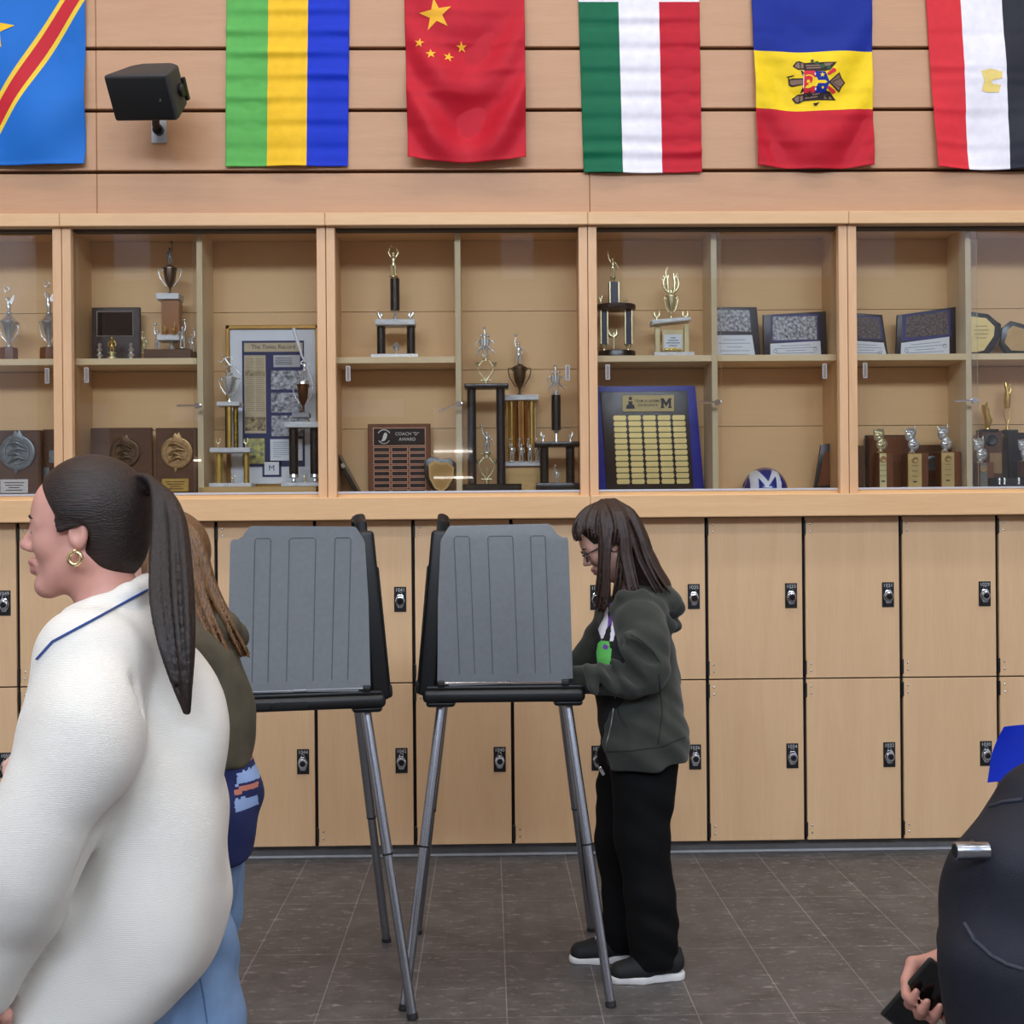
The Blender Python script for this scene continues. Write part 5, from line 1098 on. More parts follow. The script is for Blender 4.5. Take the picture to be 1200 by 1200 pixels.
def fold(S, a, b_, r, k=.03, op='add', bow=(0, 0, 0)):
    """one soft ridge (or valley) of cloth, thin at both ends"""
    a, b_ = Vector(a), Vector(b_); P, R = smooth([a, a.lerp(b_, .35)+Vector(bow), a.lerp(b_, .7)+Vector(bow), b_], [r*.25, r, r*.9, r*.2], 3)
    for i in range(len(P)-1): S.cone(P[i], P[i+1], R[i], R[i+1], k, op)
def headM(c, yaw, pitch, sc, roll=0): return Matrix.Translation(c) @ Matrix.Rotation(yaw, 4, 'Z') @ Matrix.Rotation(pitch, 4, 'Y') @ Matrix.Rotation(roll, 4, 'X') @ Matrix.Scale(sc, 4)
def head(S, M):
    """face looks along local +X"""
    R3 = M.to_3x3().normalized(); sc = M.to_scale().x; T = lambda p: tuple(M @ Vector(p))
    E_ = lambda c, r, k=.015, op='add': S.ell(T(c), tuple(v*sc for v in r), k*sc, op, R3); C_ = lambda a, b, ra, rb, k=.012, op='add': S.cone(T(a), T(b), ra*sc, rb*sc, k*sc, op)
    E_((-.012, 0, .035), (.098, .076, .095), .0); E_((.032, 0, -.03), (.06, .058, .085), .03); E_((.05, 0, .03), (.048, .06, .07), .03)
    for g in (-1, 1):
        C_((-.0, g*.05, -.055), (.062, g*.018, -.108), .022, .018, .03); E_((.06, g*.036, -.028), (.026, .024, .026), .02)
        C_((.083, g*.008, .018), (.07, g*.046, .014), .011, .01, .012)
    E_((.074, 0, -.108), (.02, .022, .02), .02)
    for g in (-1, 1): E_((.102, g*.032, -.002), (.017, .02, .013), .008, 'sub')
    for g in (-1, 1): E_((.078, g*.031, -.001), (.0165, .0175, .0165), .004); E_((.097, g*.032, -.003), (.012, .0125, .0042), .002, 'sub')
    C_((.088, 0, .014), (.113, 0, -.028), .008, .0115, .012)
    for g in (-1, 1): E_((.1, g*.011, -.034), (.012, .009, .009), .006)
    C_((.086, -.02, -.066), (.098, 0, -.062), .007, .0085, .008); C_((.086, .02, -.066), (.098, 0, -.062), .007, .0085, .008); C_((.085, -.016, -.076), (.095, 0, -.077), .007, .009, .006); C_((.085, .016, -.076), (.095, 0, -.077), .007, .009, .006)
    C_((.092, -.02, -.0695), (.101, .0, -.0695), .0016, .0016, .003, 'sub'); C_((.092, .02, -.0695), (.101, .0, -.0695), .0016, .0016, .003, 'sub')
    for g in (-1, 1):
        E_((-.006, g*.077, -.006), (.019, .009, .031), .006); E_((-.003, g*.086, -.002), (.011, .007, .018), .004, 'sub')
def eyes(P, M, par):
    T = lambda p: M @ Vector(p); sc = M.to_scale().x
    for g in (-1, 1):
        b = MB(); b.sph(T((.0795, g*.031, -.001)), .0142*sc, 14); e = b.build('eye', EYEW, par, 180)
        b = MB(); b.sph(T((.0888, g*.0315, -.003)), .0062*sc, 10); b.build('iris', IRIS, e, 180)
def lipcls(M):
    I = np.array(M.inverted())
    def f(c):
        l = c @ I[:3, :3].T+I[:3, 3]; return ((l[:, 0] > .087) & (np.abs(l[:, 1]) < .021-.25*np.abs(l[:, 2]+.069)) & (l[:, 2] > -.0815) & (l[:, 2] < -.0585)).astype(int)
    return f
def brows(M, m, par):
    b = MB(); T = lambda p: M @ Vector(p); sc = M.to_scale().x
    for g in (-1, 1): b.tube([T((.098, g*.012, .022)), T((.097, g*.028, .027)), T((.085, g*.046, .022))], [.003*sc, .0035*sc, .0018*sc], 6)
    return b.build('eyebrows', m, par, 180)
def hand(S, W, F, N, sgn=1, curl=.5, sc=1.0, thumb=.6):
    """wrist W, finger direction F, palm facing N; the thumb leaves the side of the palm"""
    F = Vector(F).normalized(); N = Vector(N); N = (N-F*N.dot(F)).normalized(); D = F.cross(N)*sgn; W = Vector(W)
    for i in range(4):
        o = D*(.03-.02*i)*sc; K = W+F*(.088-.004*abs(i-1)-.004*(i == 3))*sc+o
        S.cone(W+D*(.016-.011*i)*sc+F*.01*sc, K, .014*sc, .0115*sc, .008)
        a = .25*curl; p = K; L = (.074, .082, .076, .06)[i]*sc
        for j, (f, r0, r1) in enumerate(((.46, .0098, .009), (.31, .009, .0082), (.23, .0082, .0066))):
            a += curl*(.75, 1.0, .7)[j]; d = F*math.cos(a)+N*math.sin(a); q = p+d*L*f; S.cone(p, q, r0*sc, r1*sc, .0035); p = q
    t0 = W+(F*.022+D*.024)*sc; t1 = t0+(F*.55+D*.72+N*.35).normalized()*.04*sc; t2 = t1+(F*.85+D*(.5-thumb)+N*.45).normalized()*.032*sc; t3 = t2+(F*.9+D*(.2-thumb)+N*.5).normalized()*.025*sc
    S.cone(W+F*.012*sc, t0, .015*sc, .0145*sc, .01); S.cone(t0, t1, .0145*sc, .0115*sc, .008); S.cone(t1, t2, .0115*sc, .0098*sc, .004); S.cone(t2, t3, .0098*sc, .0078*sc, .004)
def smooth(P, R, m=4):
    P = [Vector(p) for p in P]; Q = [P[0]*2-P[1]]+P+[P[-1]*2-P[-2]]; oP, oR = [], []
    for i in range(1, len(Q)-2):
        a, b_, c, d = Q[i-1:i+3]
        for j in range(m):
            t = j/m; oP.append(.5*((2*b_)+(c-a)*t+(2*a-5*b_+4*c-d)*t*t+(3*b_-a-3*c+d)*t**3)); oR.append(R[i-1]+(R[i]-R[i-1])*t)
    return oP+[P[-1]], oR+[R[-1]]
def locks(S, guides, k=.006):
    for pts, rs in guides:
        pts, rs = smooth(pts, rs if isinstance(rs, (list, tuple)) else [rs]*len(pts)); S.chain(pts, rs, k)
def bundle(G, pts, r0, n, spread, seed, dys, taper=.22):
    """a handful of locks around one guide: pts are (px, py), dys the depth at each"""
    rng = random.Random(seed); out = []
    for i in range(n):
        ox, oy, od = rng.uniform(-1, 1), rng.uniform(-.4, .4), rng.uniform(-1, 1)
        P = []
        for j, ((x, y), d) in enumerate(zip(pts, dys)):
            f = .6+.4*j/(len(pts)-1); P.append(G(x+ox*spread*f+rng.uniform(-.6, .6), y+oy*spread*.5, d+od*spread*.0022*f))
        m = len(P); out.append((P, [r0*(1-(1-taper)*(j/(m-1))**2) for j in range(m)]))
    return out
def shoe(P, name, heel, toe, h=.075, w=.05, z0=0, mats=None):
    """low trainer from heel to toe on the floor"""
    a, b_ = Vector(heel), Vector(toe); d = (b_-a); L = d.length; d.normalize(); n = Vector((-d.y, d.x, 0))
    Q = lambda t, s_, z: a+d*(L*t)+n*s_+Vector((0, 0, z))
    lo = [min(a[i], b_[i])-.1 for i in range(2)]+[-.01]; hi = [max(a[i], b_[i])+.1 for i in range(2)]+[.16]
    S = Sdf(lo, hi, .003)
    S.chain([Q(.13, 0, .055), Q(.35, 0, .052), Q(.6, 0, .045), Q(.86, 0, .036)], [.036, .037, .037, .03], .02); S.cone(Q(.12, 0, .06), Q(.26, 0, .085), .034, .036, .02); S.cone(Q(.05, 0, .07), Q(.03, 0, .1), .014, .008, .015)
    for sg in (-1, 1): S.cone(Q(.55, sg*.014, .04), Q(.88, sg*.01, .034), .034, .026, .02)
    S.cut(Q(0, 0, .02), (0, 0, -1), .004); S.cone(Q(.2, 0, .12), Q(.22, 0, .16), .03, .036, .006, 'sub')
    o = S.mesh('shoe', mats[0], P.t, 1)
    S = Sdf(lo, hi, .003); S.chain([Q(.1, 0, .012), Q(.35, 0, .012), Q(.6, .004, .012), Q(.9, .002, .014)], [.036, .035, .042, .033], .02); S.cut(Q(0, 0, .026), (0, 0, 1), .003); S.cut(Q(0, 0, .0), (0, 0, -1), .0)
    S.mesh('sole', mats[1], o, 1)
    b = MB()
    for i, t in enumerate((.46, .52, .58, .64)):
        zz = (.1, .095, .09, .084)[i]
        for g in (1, -1): b.tube([Q(t-.02, -g*.018, zz-.004), Q(t, 0, zz+.002), Q(t+.025, g*.018, zz-.006)], .003, 5)
    b.build('laces', mats[2], o, 60); return o

# ================================================================== 1: the writer in the green hoodie
P = Person('person in a dark green hoodie and glasses, head bowed, writing at the right booth', 750, 4.36); G = P.G
HAIRB = hairmat('brown_hair', (26, 18, 16), (66, 45, 35), (9, 9, .15))
M1 = headM(G(713, 637, .0), PI, math.radians(27), .93)
S = Sdf((-.36, -.36, -.01), (.24, .38, 1.72), .004)
head(S, M1)
nb = M1 @ Vector((-.035, 0, -.07)); S.cone(nb, G(745, 712, 0), .052, .058, .03)
S.chain([G(742, 735), G(744, 800), G(748, 850), G(750, 885)], [.09, .1, .095, .11], .05)
for sy in (-1, 1): S.chain([G(742, 738, sy*.05), G(745, 790, sy*.06), G(750, 880, sy*.07)], [.085, .085, .09], .05)
NW, FWR = G(652, 799, -.1), G(648, 797, .1)
S.chain([G(748, 724, -.15), G(760, 790, -.19), NW], [.05, .042, .028], .03); S.chain([G(722, 728, .15), G(690, 778, .18), FWR], [.05, .04, .028], .03)
hand(S, NW, (-1, .25, -.12), (.0, .3, -1), -1, .9, .9); hand(S, FWR, (-1, -.3, -.12), (0, -.2, -1), 1, .7, .9)
S.chain([G(757, 890, -.09), G(752, 985, -.11), G(766, 1100, -.14)], [.08, .06, .038], .04); S.chain([G(738, 890, .08), G(728, 985, .07), G(732, 1095, .05)], [.08, .06, .038], .04)
for yy, px in ((-.14, 766), (.05, 732)): a = G(px, 1100, yy); S.chain([a, (a.x, a.y, .07), (a.x-.12, a.y, .04)], [.036, .03, .018], .015)
body = S.mesh('body', [SKIN, LIPS], P.t, 2, lipcls(M1)); eyes(P, M1, body); brows(M1, HAIRB, body)
# glasses
b = MB(); T = lambda p: M1 @ Vector(p)
for g in (-1, 1):
    b.tube([T((.1065-.004*abs(math.cos(a)), g*.034+.0255*math.cos(a), -.002+.021*math.sin(a))) for a in [2*PI*i/20 for i in range(21)]], .0024, 6)
    b.tube([T((.102, g*.058, .004)), T((.06, g*.0735, .006)), T((-.01, g*.08, .006))], .0022, 6)
b.tube([T((.107, -.009, .002)), T((.11, 0, .005)), T((.107, .009, .002))], .0022, 6)
gl = b.build('glasses', mat('glasses_black', (14, 13, 15), .25), P.t, 60)
b = MB()
for g in (-1, 1): b.tube([T((.1045, g*.034, -.002)), T((.1055, g*.034, -.002))], .022, 16)
b.build('lenses', GLASS, gl, 0)
# shirt with a bright print of plain colour patches
S = Sdf((-.3, -.3, .6), (.25, .3, 1.5), .004)
for sy in (-1, 1): S.chain([G(738, 722, sy*.045), G(737, 760, sy*.06), G(738, 800, sy*.065), G(744, 850, sy*.06), G(750, 888, sy*.06)], [.085, .112, .118, .115, .115], .05)
S.cone(G(733, 700, 0), G(742, 716, 0), .066, .08, .03); S.cut(G(742, 892), (0, 0, -1)); S.cut(G(728, 697), (-.4, 0, 1))
S.folds(.0016, 20, 10, 34, 2)
pr = lambda pts: [tuple((lambda v: (v.x, v.z))(G(650+x/5.453, 690+y/5.453, -.05))) for x, y in pts]
PRT = [(1, pr([(285, 105), (320, 98), (338, 120), (332, 210), (300, 300), (288, 312), (272, 240), (274, 150)])), (1, pr([(385, 100), (402, 98), (395, 160), (368, 260), (355, 320), (335, 316), (345, 240), (365, 160)])),
       (2, pr([(345, 95), (380, 75), (378, 110), (368, 150), (345, 215), (325, 240), (340, 180), (350, 140)])), (3, pr([(285, 320), (330, 318), (335, 360), (345, 368), (330, 475), (300, 478), (292, 455), (262, 472), (258, 400), (268, 340)])), (2, pr(ring(309, 356, 16)))]
def pcls(c):
    out = np.zeros(len(c), int); near = c[:, 1] < .09
    for mi, Pg in PRT: out[inpoly(Pg, c[:, 0], c[:, 2]) & near] = mi
    return out
S.mesh('shirt', [mat('shirt_black', (18, 17, 20), .8), mat('print_white', (226, 222, 232), .7), mat('print_purple', (112, 66, 160), .7), mat('print_green', (98, 190, 92), .7)], P.t, 1, pcls)
# trousers
S = Sdf((-.3, -.36, 0), (.3, .34, 1.0), .005)
S.chain([G(757, 885, -.075), G(754, 930, -.095), G(752, 985, -.115), G(762, 1050, -.13), G(765, 1090, -.14), G(765, 1118, -.14)], [.112, .105, .092, .084, .08, .084], .03)
S.chain([G(737, 885, .08), G(732, 930, .08), G(727, 985, .07), G(730, 1050, .06), G(731, 1090, .05), G(731, 1122, .05)], [.108, .1, .086, .074, .074, .078], .03)
S.cone(G(750, 875, -.04), G(748, 875, .04), .118, .118, .05); S.cut((0, 0, .042), (0, 0, -1), .004); S.folds(.003, 16, 10, 26, 5)
tr = S.mesh('trousers', mat('trousers_black', (7, 7, 8), .9, bump=.2, spec=.2), P.t, 1)
# hoodie
S = Sdf((-.36, -.4, .62), (.26, .36, 1.56), .005)
for sy in (-1, 1): S.chain([G(742, 722, sy*.05), G(744, 765, sy*.04), G(748, 810, sy*.035), G(753, 850, sy*.068), G(754, 874, sy*.078), G(754, 895, sy*.08)], [.095, .128, .138, .146, .148, .138], .04)
S.cut(G(753, 890), (.12, 0, -1), .01)
S.box((-.6, -.135, .5), (float(G(722, 700, .13).x), .13, 1.6), .01, .012, 'sub')
S.cone(G(728, 700, 0), G(720, 680, 0), .075, .08, .01, 'sub')
S.cone(G(746, 722, -.08), G(750, 730, -.145), .082, .084, .04)
S.chain([G(750, 730, -.145), G(755, 755, -.2), G(761, 782, -.225), G(758, 792, -.228)], [.084, .082, .07, .066], .016); S.chain([G(758, 792, -.228), G(735, 797, -.22), G(705, 797, -.19), G(672, 797, -.135), G(652, 799, -.11)], [.066, .058, .053, .046, .042], .012)
S.cone(G(728, 724, .08), G(722, 728, .15), .08, .082, .04)
S.chain([G(722, 728, .15), G(706, 752, .19), G(690, 776, .19), G(668, 787, .15), G(652, 797, .105)], [.08, .075, .066, .055, .045], .016)
# elbow bunching
for a, c, r in (((716, 772), (744, 808), .017), ((702, 776), (722, 812), .014), ((736, 770), (766, 802), .016), ((688, 782), (698, 812), .011), ((733, 742), (770, 770), .013), ((728, 760), (762, 786), .012)): fold(S, G(a[0], a[1], -.262), G(c[0], c[1], -.268), r, .025)
for a, c, r in (((726, 776), (752, 802), .012), ((708, 778), (730, 810), .01), ((738, 752), (768, 776), .01)): fold(S, G(a[0], a[1], -.285), G(c[0], c[1], -.29), r, .02, 'sub')
for a, c, r in (((772, 820), (764, 868), .014), ((735, 825), (742, 872), .014)): fold(S, G(a[0], a[1], -.165), G(c[0], c[1], -.2), r, .04)
# hood lying on the back
S.ell(G(764, 704, 0), (.1, .125, .06), .03); S.cone(G(776, 705, 0), G(794, 714, 0), .062, .024, .03)
S.chain([G(721, 712, -.1), G(732, 700, -.125), G(752, 698, -.135), G(772, 712, -.125), G(787, 733, -.07), G(791, 735, 0)], [.02, .024, .024, .023, .02, .018], .024); S.chain([G(721, 712, .1), G(735, 700, .125), G(760, 700, .13), G(787, 733, .07), G(791, 735, 0)], [.02, .024, .024, .02, .018], .024)
S.cone(G(730, 690, 0), G(722, 665, 0), .07, .09, .02, 'sub')
S.folds(.0036, 20, 12, 30, 11); 
hd = S.mesh('hoodie', mat('hoodie_green', (46, 49, 42), .92, var=.25, scale=9, bump=.35, bscale=420, sheen=.15), P.t, 1)
SEAM = mat('seam_dark', (26, 28, 24), .9)
P.wrap('seam', SEAM, hd, [[(739, 744), (752, 751), (765, 763), (774, 777)], [(704, 881), (740, 880), (775, 875), (803, 864)], [(722, 822), (726, 840), (735, 853)], [(772, 790), (776, 835), (771, 872)]], .0022)
P.wrap('zipper', mat('zip_grey', (120, 120, 118), .4, .6), hd, [[(721, 816), (716, 850), (708, 882), (704, 893)]], .0022, .001)
b = MB(); q = G(705, 903, -.15); b.box(q.x-.006, q.x+.006, q.y-.003, q.y+.003, q.z-.018, q.z+.014, .002, rot=Euler((0, math.radians(-30), 0)).to_matrix()); b.build('zip_pull', CHROME, hd)
SB, SW, SLC = mat('shoe_black', (16, 17, 20), .75, bump=.4, bscale=500), mat('sole_white', (214, 212, 210), .6), mat('lace_grey', (190, 190, 192), .6)
shoe(P, 'near', tuple(G(799, 1145, -.14)[:2])+(0,), tuple(G(716, 1145, -.17)[:2])+(0,), mats=(SB, SW, SLC)); shoe(P, 'far', tuple(G(752, 1120, .05)[:2])+(0,), tuple(G(669, 1120, .03)[:2])+(0,), mats=(SB, SW, SLC))
# hair: cap plus locks over both shoulders
S = Sdf((-.3, -.2, 1.05), (.2, .2, 1.72), .0032); R3 = M1.to_3x3().normalized()
S.ell(tuple(M1 @ Vector((-.016, 0, .04))), (.102, .083, .1), 0, 'add', R3)
fq = M1 @ Vector((.052, 0, .05)); fn = R3 @ Vector((.82, 0, -.57)); S.cut(M1 @ Vector((.084, 0, .04)), fn, .006)
for g in (-1, 1): S.ell(tuple(M1 @ Vector((.05, g*.075, -.03))), (.045, .03, .05), .004, 'sub', R3)
L = []
for d0, sg, sd in ((-.085, -1, 1), (.085, 1, 50)):
    B = lambda pts, r, n, sp, seed, ds: L.extend(bundle(G, pts, r, n, sp, seed+sd, [d*sg for d in ds]))
    B([(708, 588), (690, 596), (679, 609), (675, 622), (678, 634)], .0075, 16, 5, 1, [.0, .035, .055, .062, .064])
    B([(708, 588), (697, 599), (693, 616), (695, 631)], .0078, 14, 6, 33, [.0, .058, .08, .086])
    B([(712, 588), (720, 600), (724, 620), (722, 640)], .008, 10, 6, 35, [.0, .066, .09, .094])
    B([(708, 588), (694, 600), (686, 614), (684, 626)], .007, 8, 4, 21, [.0, .05, .068, .075])
    B([(709, 588), (704, 604), (707, 630), (707, 660), (704, 690), (701, 714)], .0075, 15, 6, 2, [.0, .065, .088, .09, .088, .085])
    B([(712, 588), (716, 605), (712, 635), (710, 668), (709, 700), (705, 718)], .0075, 12, 5, 9, [.0, .068, .09, .096, .094, .09])
    B([(714, 588), (726, 602), (731, 625), (733, 650), (738, 678), (744, 700)], .0088, 16, 8, 3, [.0, .065, .088, .096, .11, .12])
    B([(716, 588), (735, 602), (747, 628), (755, 655), (767, 678), (777, 694)], .0095, 18, 9, 4, [.0, .055, .075, .086, .1, .11])
    B([(716, 588), (738, 600), (752, 626), (762, 655), (773, 680), (781, 695)], .0095, 14, 6, 5, [.0, .025, .035, .05, .06, .07])
    B([(726, 600), (732, 630), (729, 655), (726, 685), (721, 710)], .007, 10, 6, 6, [.07, .09, .094, .1, .1])
S.cone(M1 @ Vector((-.07, 0, .03)), G(748, 662, 0), .075, .066, .02); S.cone(G(748, 662, 0), G(764, 690, 0), .066, .07, .02)
locks(S, L, .0012)
S.mesh('hair', HAIRB, P.t, 1)

# ================================================================== 2: the passer in the white jacket
P = Person('person in a cream white jacket with a long dark ponytail walking to the left', 140, 2.25); G = P.G
HAIRD = hairmat('dark_brown_hair', (17, 12, 11), (50, 34, 28), (.25, 9, 9)); HAIRT = hairmat('dark_ponytail', (15, 11, 10), (46, 31, 26), (10, 10, .12))
M2 = headM(G(100, 622, 0), PI+math.radians(4), math.radians(-1), .93)
S = Sdf((-.34, -.4, -.01), (.36, .36, 1.72), .0036)
head(S, M2); S.cone(M2 @ Vector((-.03, 0, -.07)), G(135, 745, 0), .054, .062, .03)
for sy in (-1, 1):
    S.chain([G(138, 770, sy*.06), G(150, 850, sy*.07), G(155, 960, sy*.05), G(160, 1100, sy*.05)], [.085, .095, .085, .09], .05)
NW = G(-20, 1150, -.22); S.chain([G(112, 775, -.17), G(56, 955, -.24), NW], [.055, .045, .03], .03); hand(S, NW, (-.35, .1, -1), (.3, 1, 0), 1, .45, .95)
FWR = G(175, 1130, .24); S.chain([G(140, 775, .17), G(190, 950, .23), FWR], [.055, .045, .03], .03); hand(S, FWR, (.1, 0, -1), (-.2, -1, 0), -1, .45, .95)
S.chain([G(145, 1120, -.07), G(105, 1350, -.09), G(95, 1570, -.09)], [.085, .065, .04], .04); S.chain([G(180, 1110, .09), G(215, 1350, .09), G(290, 1550, .09)], [.1, .065, .04], .04)
body = S.mesh('body', [SKIN2, LIPS], P.t, 2, lipcls(M2)); eyes(P, M2, body); brows(M2, HAIRD, body)
S = Sdf((-.42, -.42, .55), (.34, .38, 1.55), .006)
for sy in (-1, 1): S.chain([G(132, 750, sy*.055), G(146, 790, sy*.055), G(163, 860, sy*.05), G(173, 950, sy*.06), G(175, 1050, sy*.08), G(170, 1130, sy*.088), G(166, 1220, sy*.088)], [.08, .108, .124, .134, .134, .131, .13], .04)
for sy in (-1, 1): S.cone(G(105, 1000, sy*.06), G(95, 1240, sy*.08), .12, .14, .08)
S.cone(G(126, 768, -.08), G(108, 778, -.17), .09, .094, .05)
S.chain([G(108, 778, -.17), G(88, 860, -.225), G(56, 960, -.25), G(18, 1060, -.25), G(-22, 1150, -.22)], [.094, .092, .084, .074, .064], .014); S.cone(G(138, 768, .08), G(138, 775, .18), .09, .09, .04); S.chain([G(138, 775, .18), G(175, 900, .22), G(185, 1000, .22), G(170, 1090, .22)], [.09, .08, .07, .055], .016)
S.cut(G(100, 1183), (.05, 0, -1), .015); S.cut(G(264, 1118), (.62, 0, -.78), .09)
# stand collar
ringp = [(78, 742, -.045), (92, 728, -.085), (118, 713, -.1), (148, 700, -.085), (168, 694, -.04), (172, 692, 0)]
for sg in (1, -1): S.chain([G(x, y, d*sg) for x, y, d in ringp], [.02, .022, .023, .024, .024, .024], .015)
S.cone(G(118, 690, 0), G(104, 650, 0), .062, .07, .012, 'sub')
# long soft folds on the sleeve, side and hem
for a, c, r in (((186, 860, -.145), (158, 1110, -.19), .028), ((216, 900, -.11), (190, 1130, -.185), .026), ((90, 860, -.285), (20, 1060, -.3), .026), ((120, 810, -.255), (92, 920, -.29), .024), ((206, 790, -.07), (226, 890, -.11), .016)): fold(S, G(*a), G(*c), r, .09)
for a, c, r in (((160, 800, -.24), (84, 1100, -.3), .008),): fold(S, G(*a), G(*c), r, .03, 'sub')
S.folds(.003, 8, 6, 5, 3)
m, nt, N, Lk, bb = newmat('cream_wool'); bb.inputs['Roughness'].default_value = .9; bb.inputs['Sheen Weight'].default_value = .2
tc = N.new('ShaderNodeTexCoord'); wv = N.new('ShaderNodeTexWave'); wv.bands_direction = 'Z'; wv.inputs['Scale'].default_value = 130; wv.inputs['Distortion'].default_value = 2.5; wv.inputs['Detail'].default_value = 3; wv.inputs['Detail Scale'].default_value = 3
Lk.new(tc.outputs['Object'], wv.inputs['Vector']); rp = N.new('ShaderNodeValToRGB'); rp.color_ramp.elements[0].color = lin((214, 208, 198))+(1,); rp.color_ramp.elements[1].color = lin((234, 230, 222))+(1,); Lk.new(wv.outputs['Fac'], rp.inputs[0]); Lk.new(rp.outputs[0], bb.inputs['Base Color'])
bp = N.new('ShaderNodeBump'); bp.inputs['Strength'].default_value = .2; bp.inputs['Distance'].default_value = .002; Lk.new(wv.outputs['Fac'], bp.inputs['Height']); Lk.new(bp.outputs[0], bb.inputs['Normal'])
jk = S.mesh('jacket', m, P.t, 2)
P.wrap('lanyard', mat('lanyard_blue', (62, 92, 168), .6), jk, [[(172, 692), (150, 704), (118, 722), (88, 738), (62, 752), (44, 772)]], .0055, .001, flat=.4)
S = Sdf((-.3, -.3, 0), (.4, .3, .85), .006)
S.chain([G(140, 1110, -.07), G(122, 1230, -.085), G(105, 1360, -.09), G(96, 1560, -.09)], [.11, .1, .085, .075], .03); S.chain([G(195, 1110, .06), G(214, 1200, .07), G(230, 1350, .08), G(290, 1540, .09)], [.125, .115, .088, .075], .03)
S.cone(G(160, 1090, -.05), G(165, 1090, .05), .125, .125, .05); S.cut((0, 0, .06), (0, 0, -1), .004); S.folds(.004, 14, 9, 18, 8)
DEN = mat('light_denim', (120, 150, 188), .85, var=.12, scale=14, bump=.4, bscale=700)
jn = S.mesh('jeans', DEN, P.t, 1)
P.wrap('seam', mat('denim_seam', (92, 120, 160), .9), jn, [[(232, 1135), (238, 1165), (243, 1199)]], .002)
shoe(P, 'near', (G(110, 1600, -.09).x, -.09, 0), (G(110, 1600, -.09).x-.25, -.09, 0), mats=(SW, SW, SW)); q = G(305, 1500, .09); shoe(P, 'far', (q.x, .09, 0), (q.x-.25, .09, 0), mats=(SW, SW, SW))
S = Sdf((-.2, -.2, 1.3), (.2, .2, 1.75), .003); R3 = M2.to_3x3().normalized()
S.ell(tuple(M2 @ Vector((-.016, 0, .038))), (.105, .085, .104), 0, 'add', R3); S.ell(tuple(M2 @ Vector((-.05, 0, -.02))), (.066, .068, .075), .02, 'add', R3)
S.cut(M2 @ Vector((.028, 0, .01)), R3 @ Vector((.83, 0, -.56)), .015)
for g in (-1, 1): S.ell(tuple(M2 @ Vector((-.002, g*.082, -.016))), (.024, .022, .032), .006, 'sub', R3)
for i in range(52):      # combed-back strands
    a = -84+168*i/51; y0 = .083*math.sin(math.radians(a)); z0 = .085*math.cos(math.radians(a))
    pts = []
    for f in (0, .25, .5, .75, 1):
        x = .058-.165*f-.03*(1-math.cos(math.radians(a)))*(1-f); sh = math.sqrt(max(.02, 1-((x+.016)/.107)**2)); pts.append(M2 @ Vector((x, y0*sh*(1-.75*f**3)*1.03, .038+z0*1.2*sh*(1-.3*f*f)-(.0 if abs(a) < 55 else .05*(1-f)))))
    S.chain(*smooth(pts, [.0028, .004, .0044, .0048, .006]), .0022)
S.mesh('hair', HAIRD, P.t, 1)
S = Sdf((-.05, -.32, .95), (.25, .14, 1.72), .0032)
rng = random.Random(5)
for i in range(64):
    ox, od = rng.uniform(-1, 1), rng.uniform(-1, 1); e = rng.uniform(.8, 1.06)
    pts = [(154, 574), (172, 565), (189, 575), (198, 610), (200, 655), (202, 705), (207, 755), (213, 800), (219, 836)]; w = [4, 6, 10, 16, 21, 23, 19, 11, 3]
    pts = pts if e > .9 else pts[:8]
    P_ = [G(x+ox*w[j], y+(ox*6 if j < 3 else 0), (0, -.01, -.03, -.065, -.105, -.15, -.185, -.205, -.215)[j]+od*w[j]*.0012) for j, (x, y) in enumerate(pts)]; q = smooth(P_, [.0075, .008, .008, .0075, .007, .0064, .0052, .0038, .0022][:len(P_)]); S.chain(q[0], q[1], .001)
S.cone(G(160, 574), G(170, 570), .02, .02, .008)
S.mesh('ponytail', HAIRT, P.t, 1)
b = MB(); q = M2 @ Vector((-.004, .086, -.052))
for dz, r in ((0, .011),): b.tube([q+Vector((r*math.cos(a), -.003, r*math.sin(a)+dz)) for a in [2*PI*i/18 for i in range(19)]], .0042, 8)
b.sph(q+Vector((0, -.004, .013)), .005, 10); b.build('earring', mat('earring_gold', (226, 200, 150), .2, .9), P.t, 60)

# ================================================================== 3: the second passer, mostly behind the first
P = Person('person with long light brown hair and an olive jacket, behind the white jacketed walker', 195, 2.95); G = P.G
HAIRL = hairmat('light_brown_hair', (62, 44, 30), (140, 100, 62), (10, 10, .15))
M3 = headM(G(188, 664, 0), PI, math.radians(2), .93)
S = Sdf((-.42, -.36, -.01), (.36, .36, 1.66), .0045)
head(S, M3); S.cone(M3 @ Vector((-.03, 0, -.07)), G(195, 745, 0), .054, .06, .03)
for sy in (-1, 1): S.chain([G(205, 770, sy*.06), G(215, 850, sy*.06), G(222, 990, sy*.07)], [.085, .095, .1], .05)
NW = G(70, 880, -.2); S.chain([G(200, 770, -.16), G(160, 870, -.2), NW], [.05, .042, .028], .03); hand(S, NW, (-1, .1, 0), (0, .3, -1), -1, .8, .92)
FWR = G(60, 885, .12); S.chain([G(205, 770, .16), G(160, 870, .2), FWR], [.05, .042, .028], .03); hand(S, FWR, (-1, -.1, 0), (0, -.3, -1), 1, .8, .92)
S.chain([G(222, 1000, -.08), G(205, 1190, -.08), G(180, 1350, -.08)], [.09, .062, .04], .04); S.chain([G(225, 1000, .08), G(230, 1190, .08), G(280, 1330, .08)], [.09, .062, .04], .04)
body = S.mesh('body', SKIN, P.t, 1); eyes(P, M3, body)
S = Sdf((-.42, -.36, .7), (.36, .36, 1.5), .006)
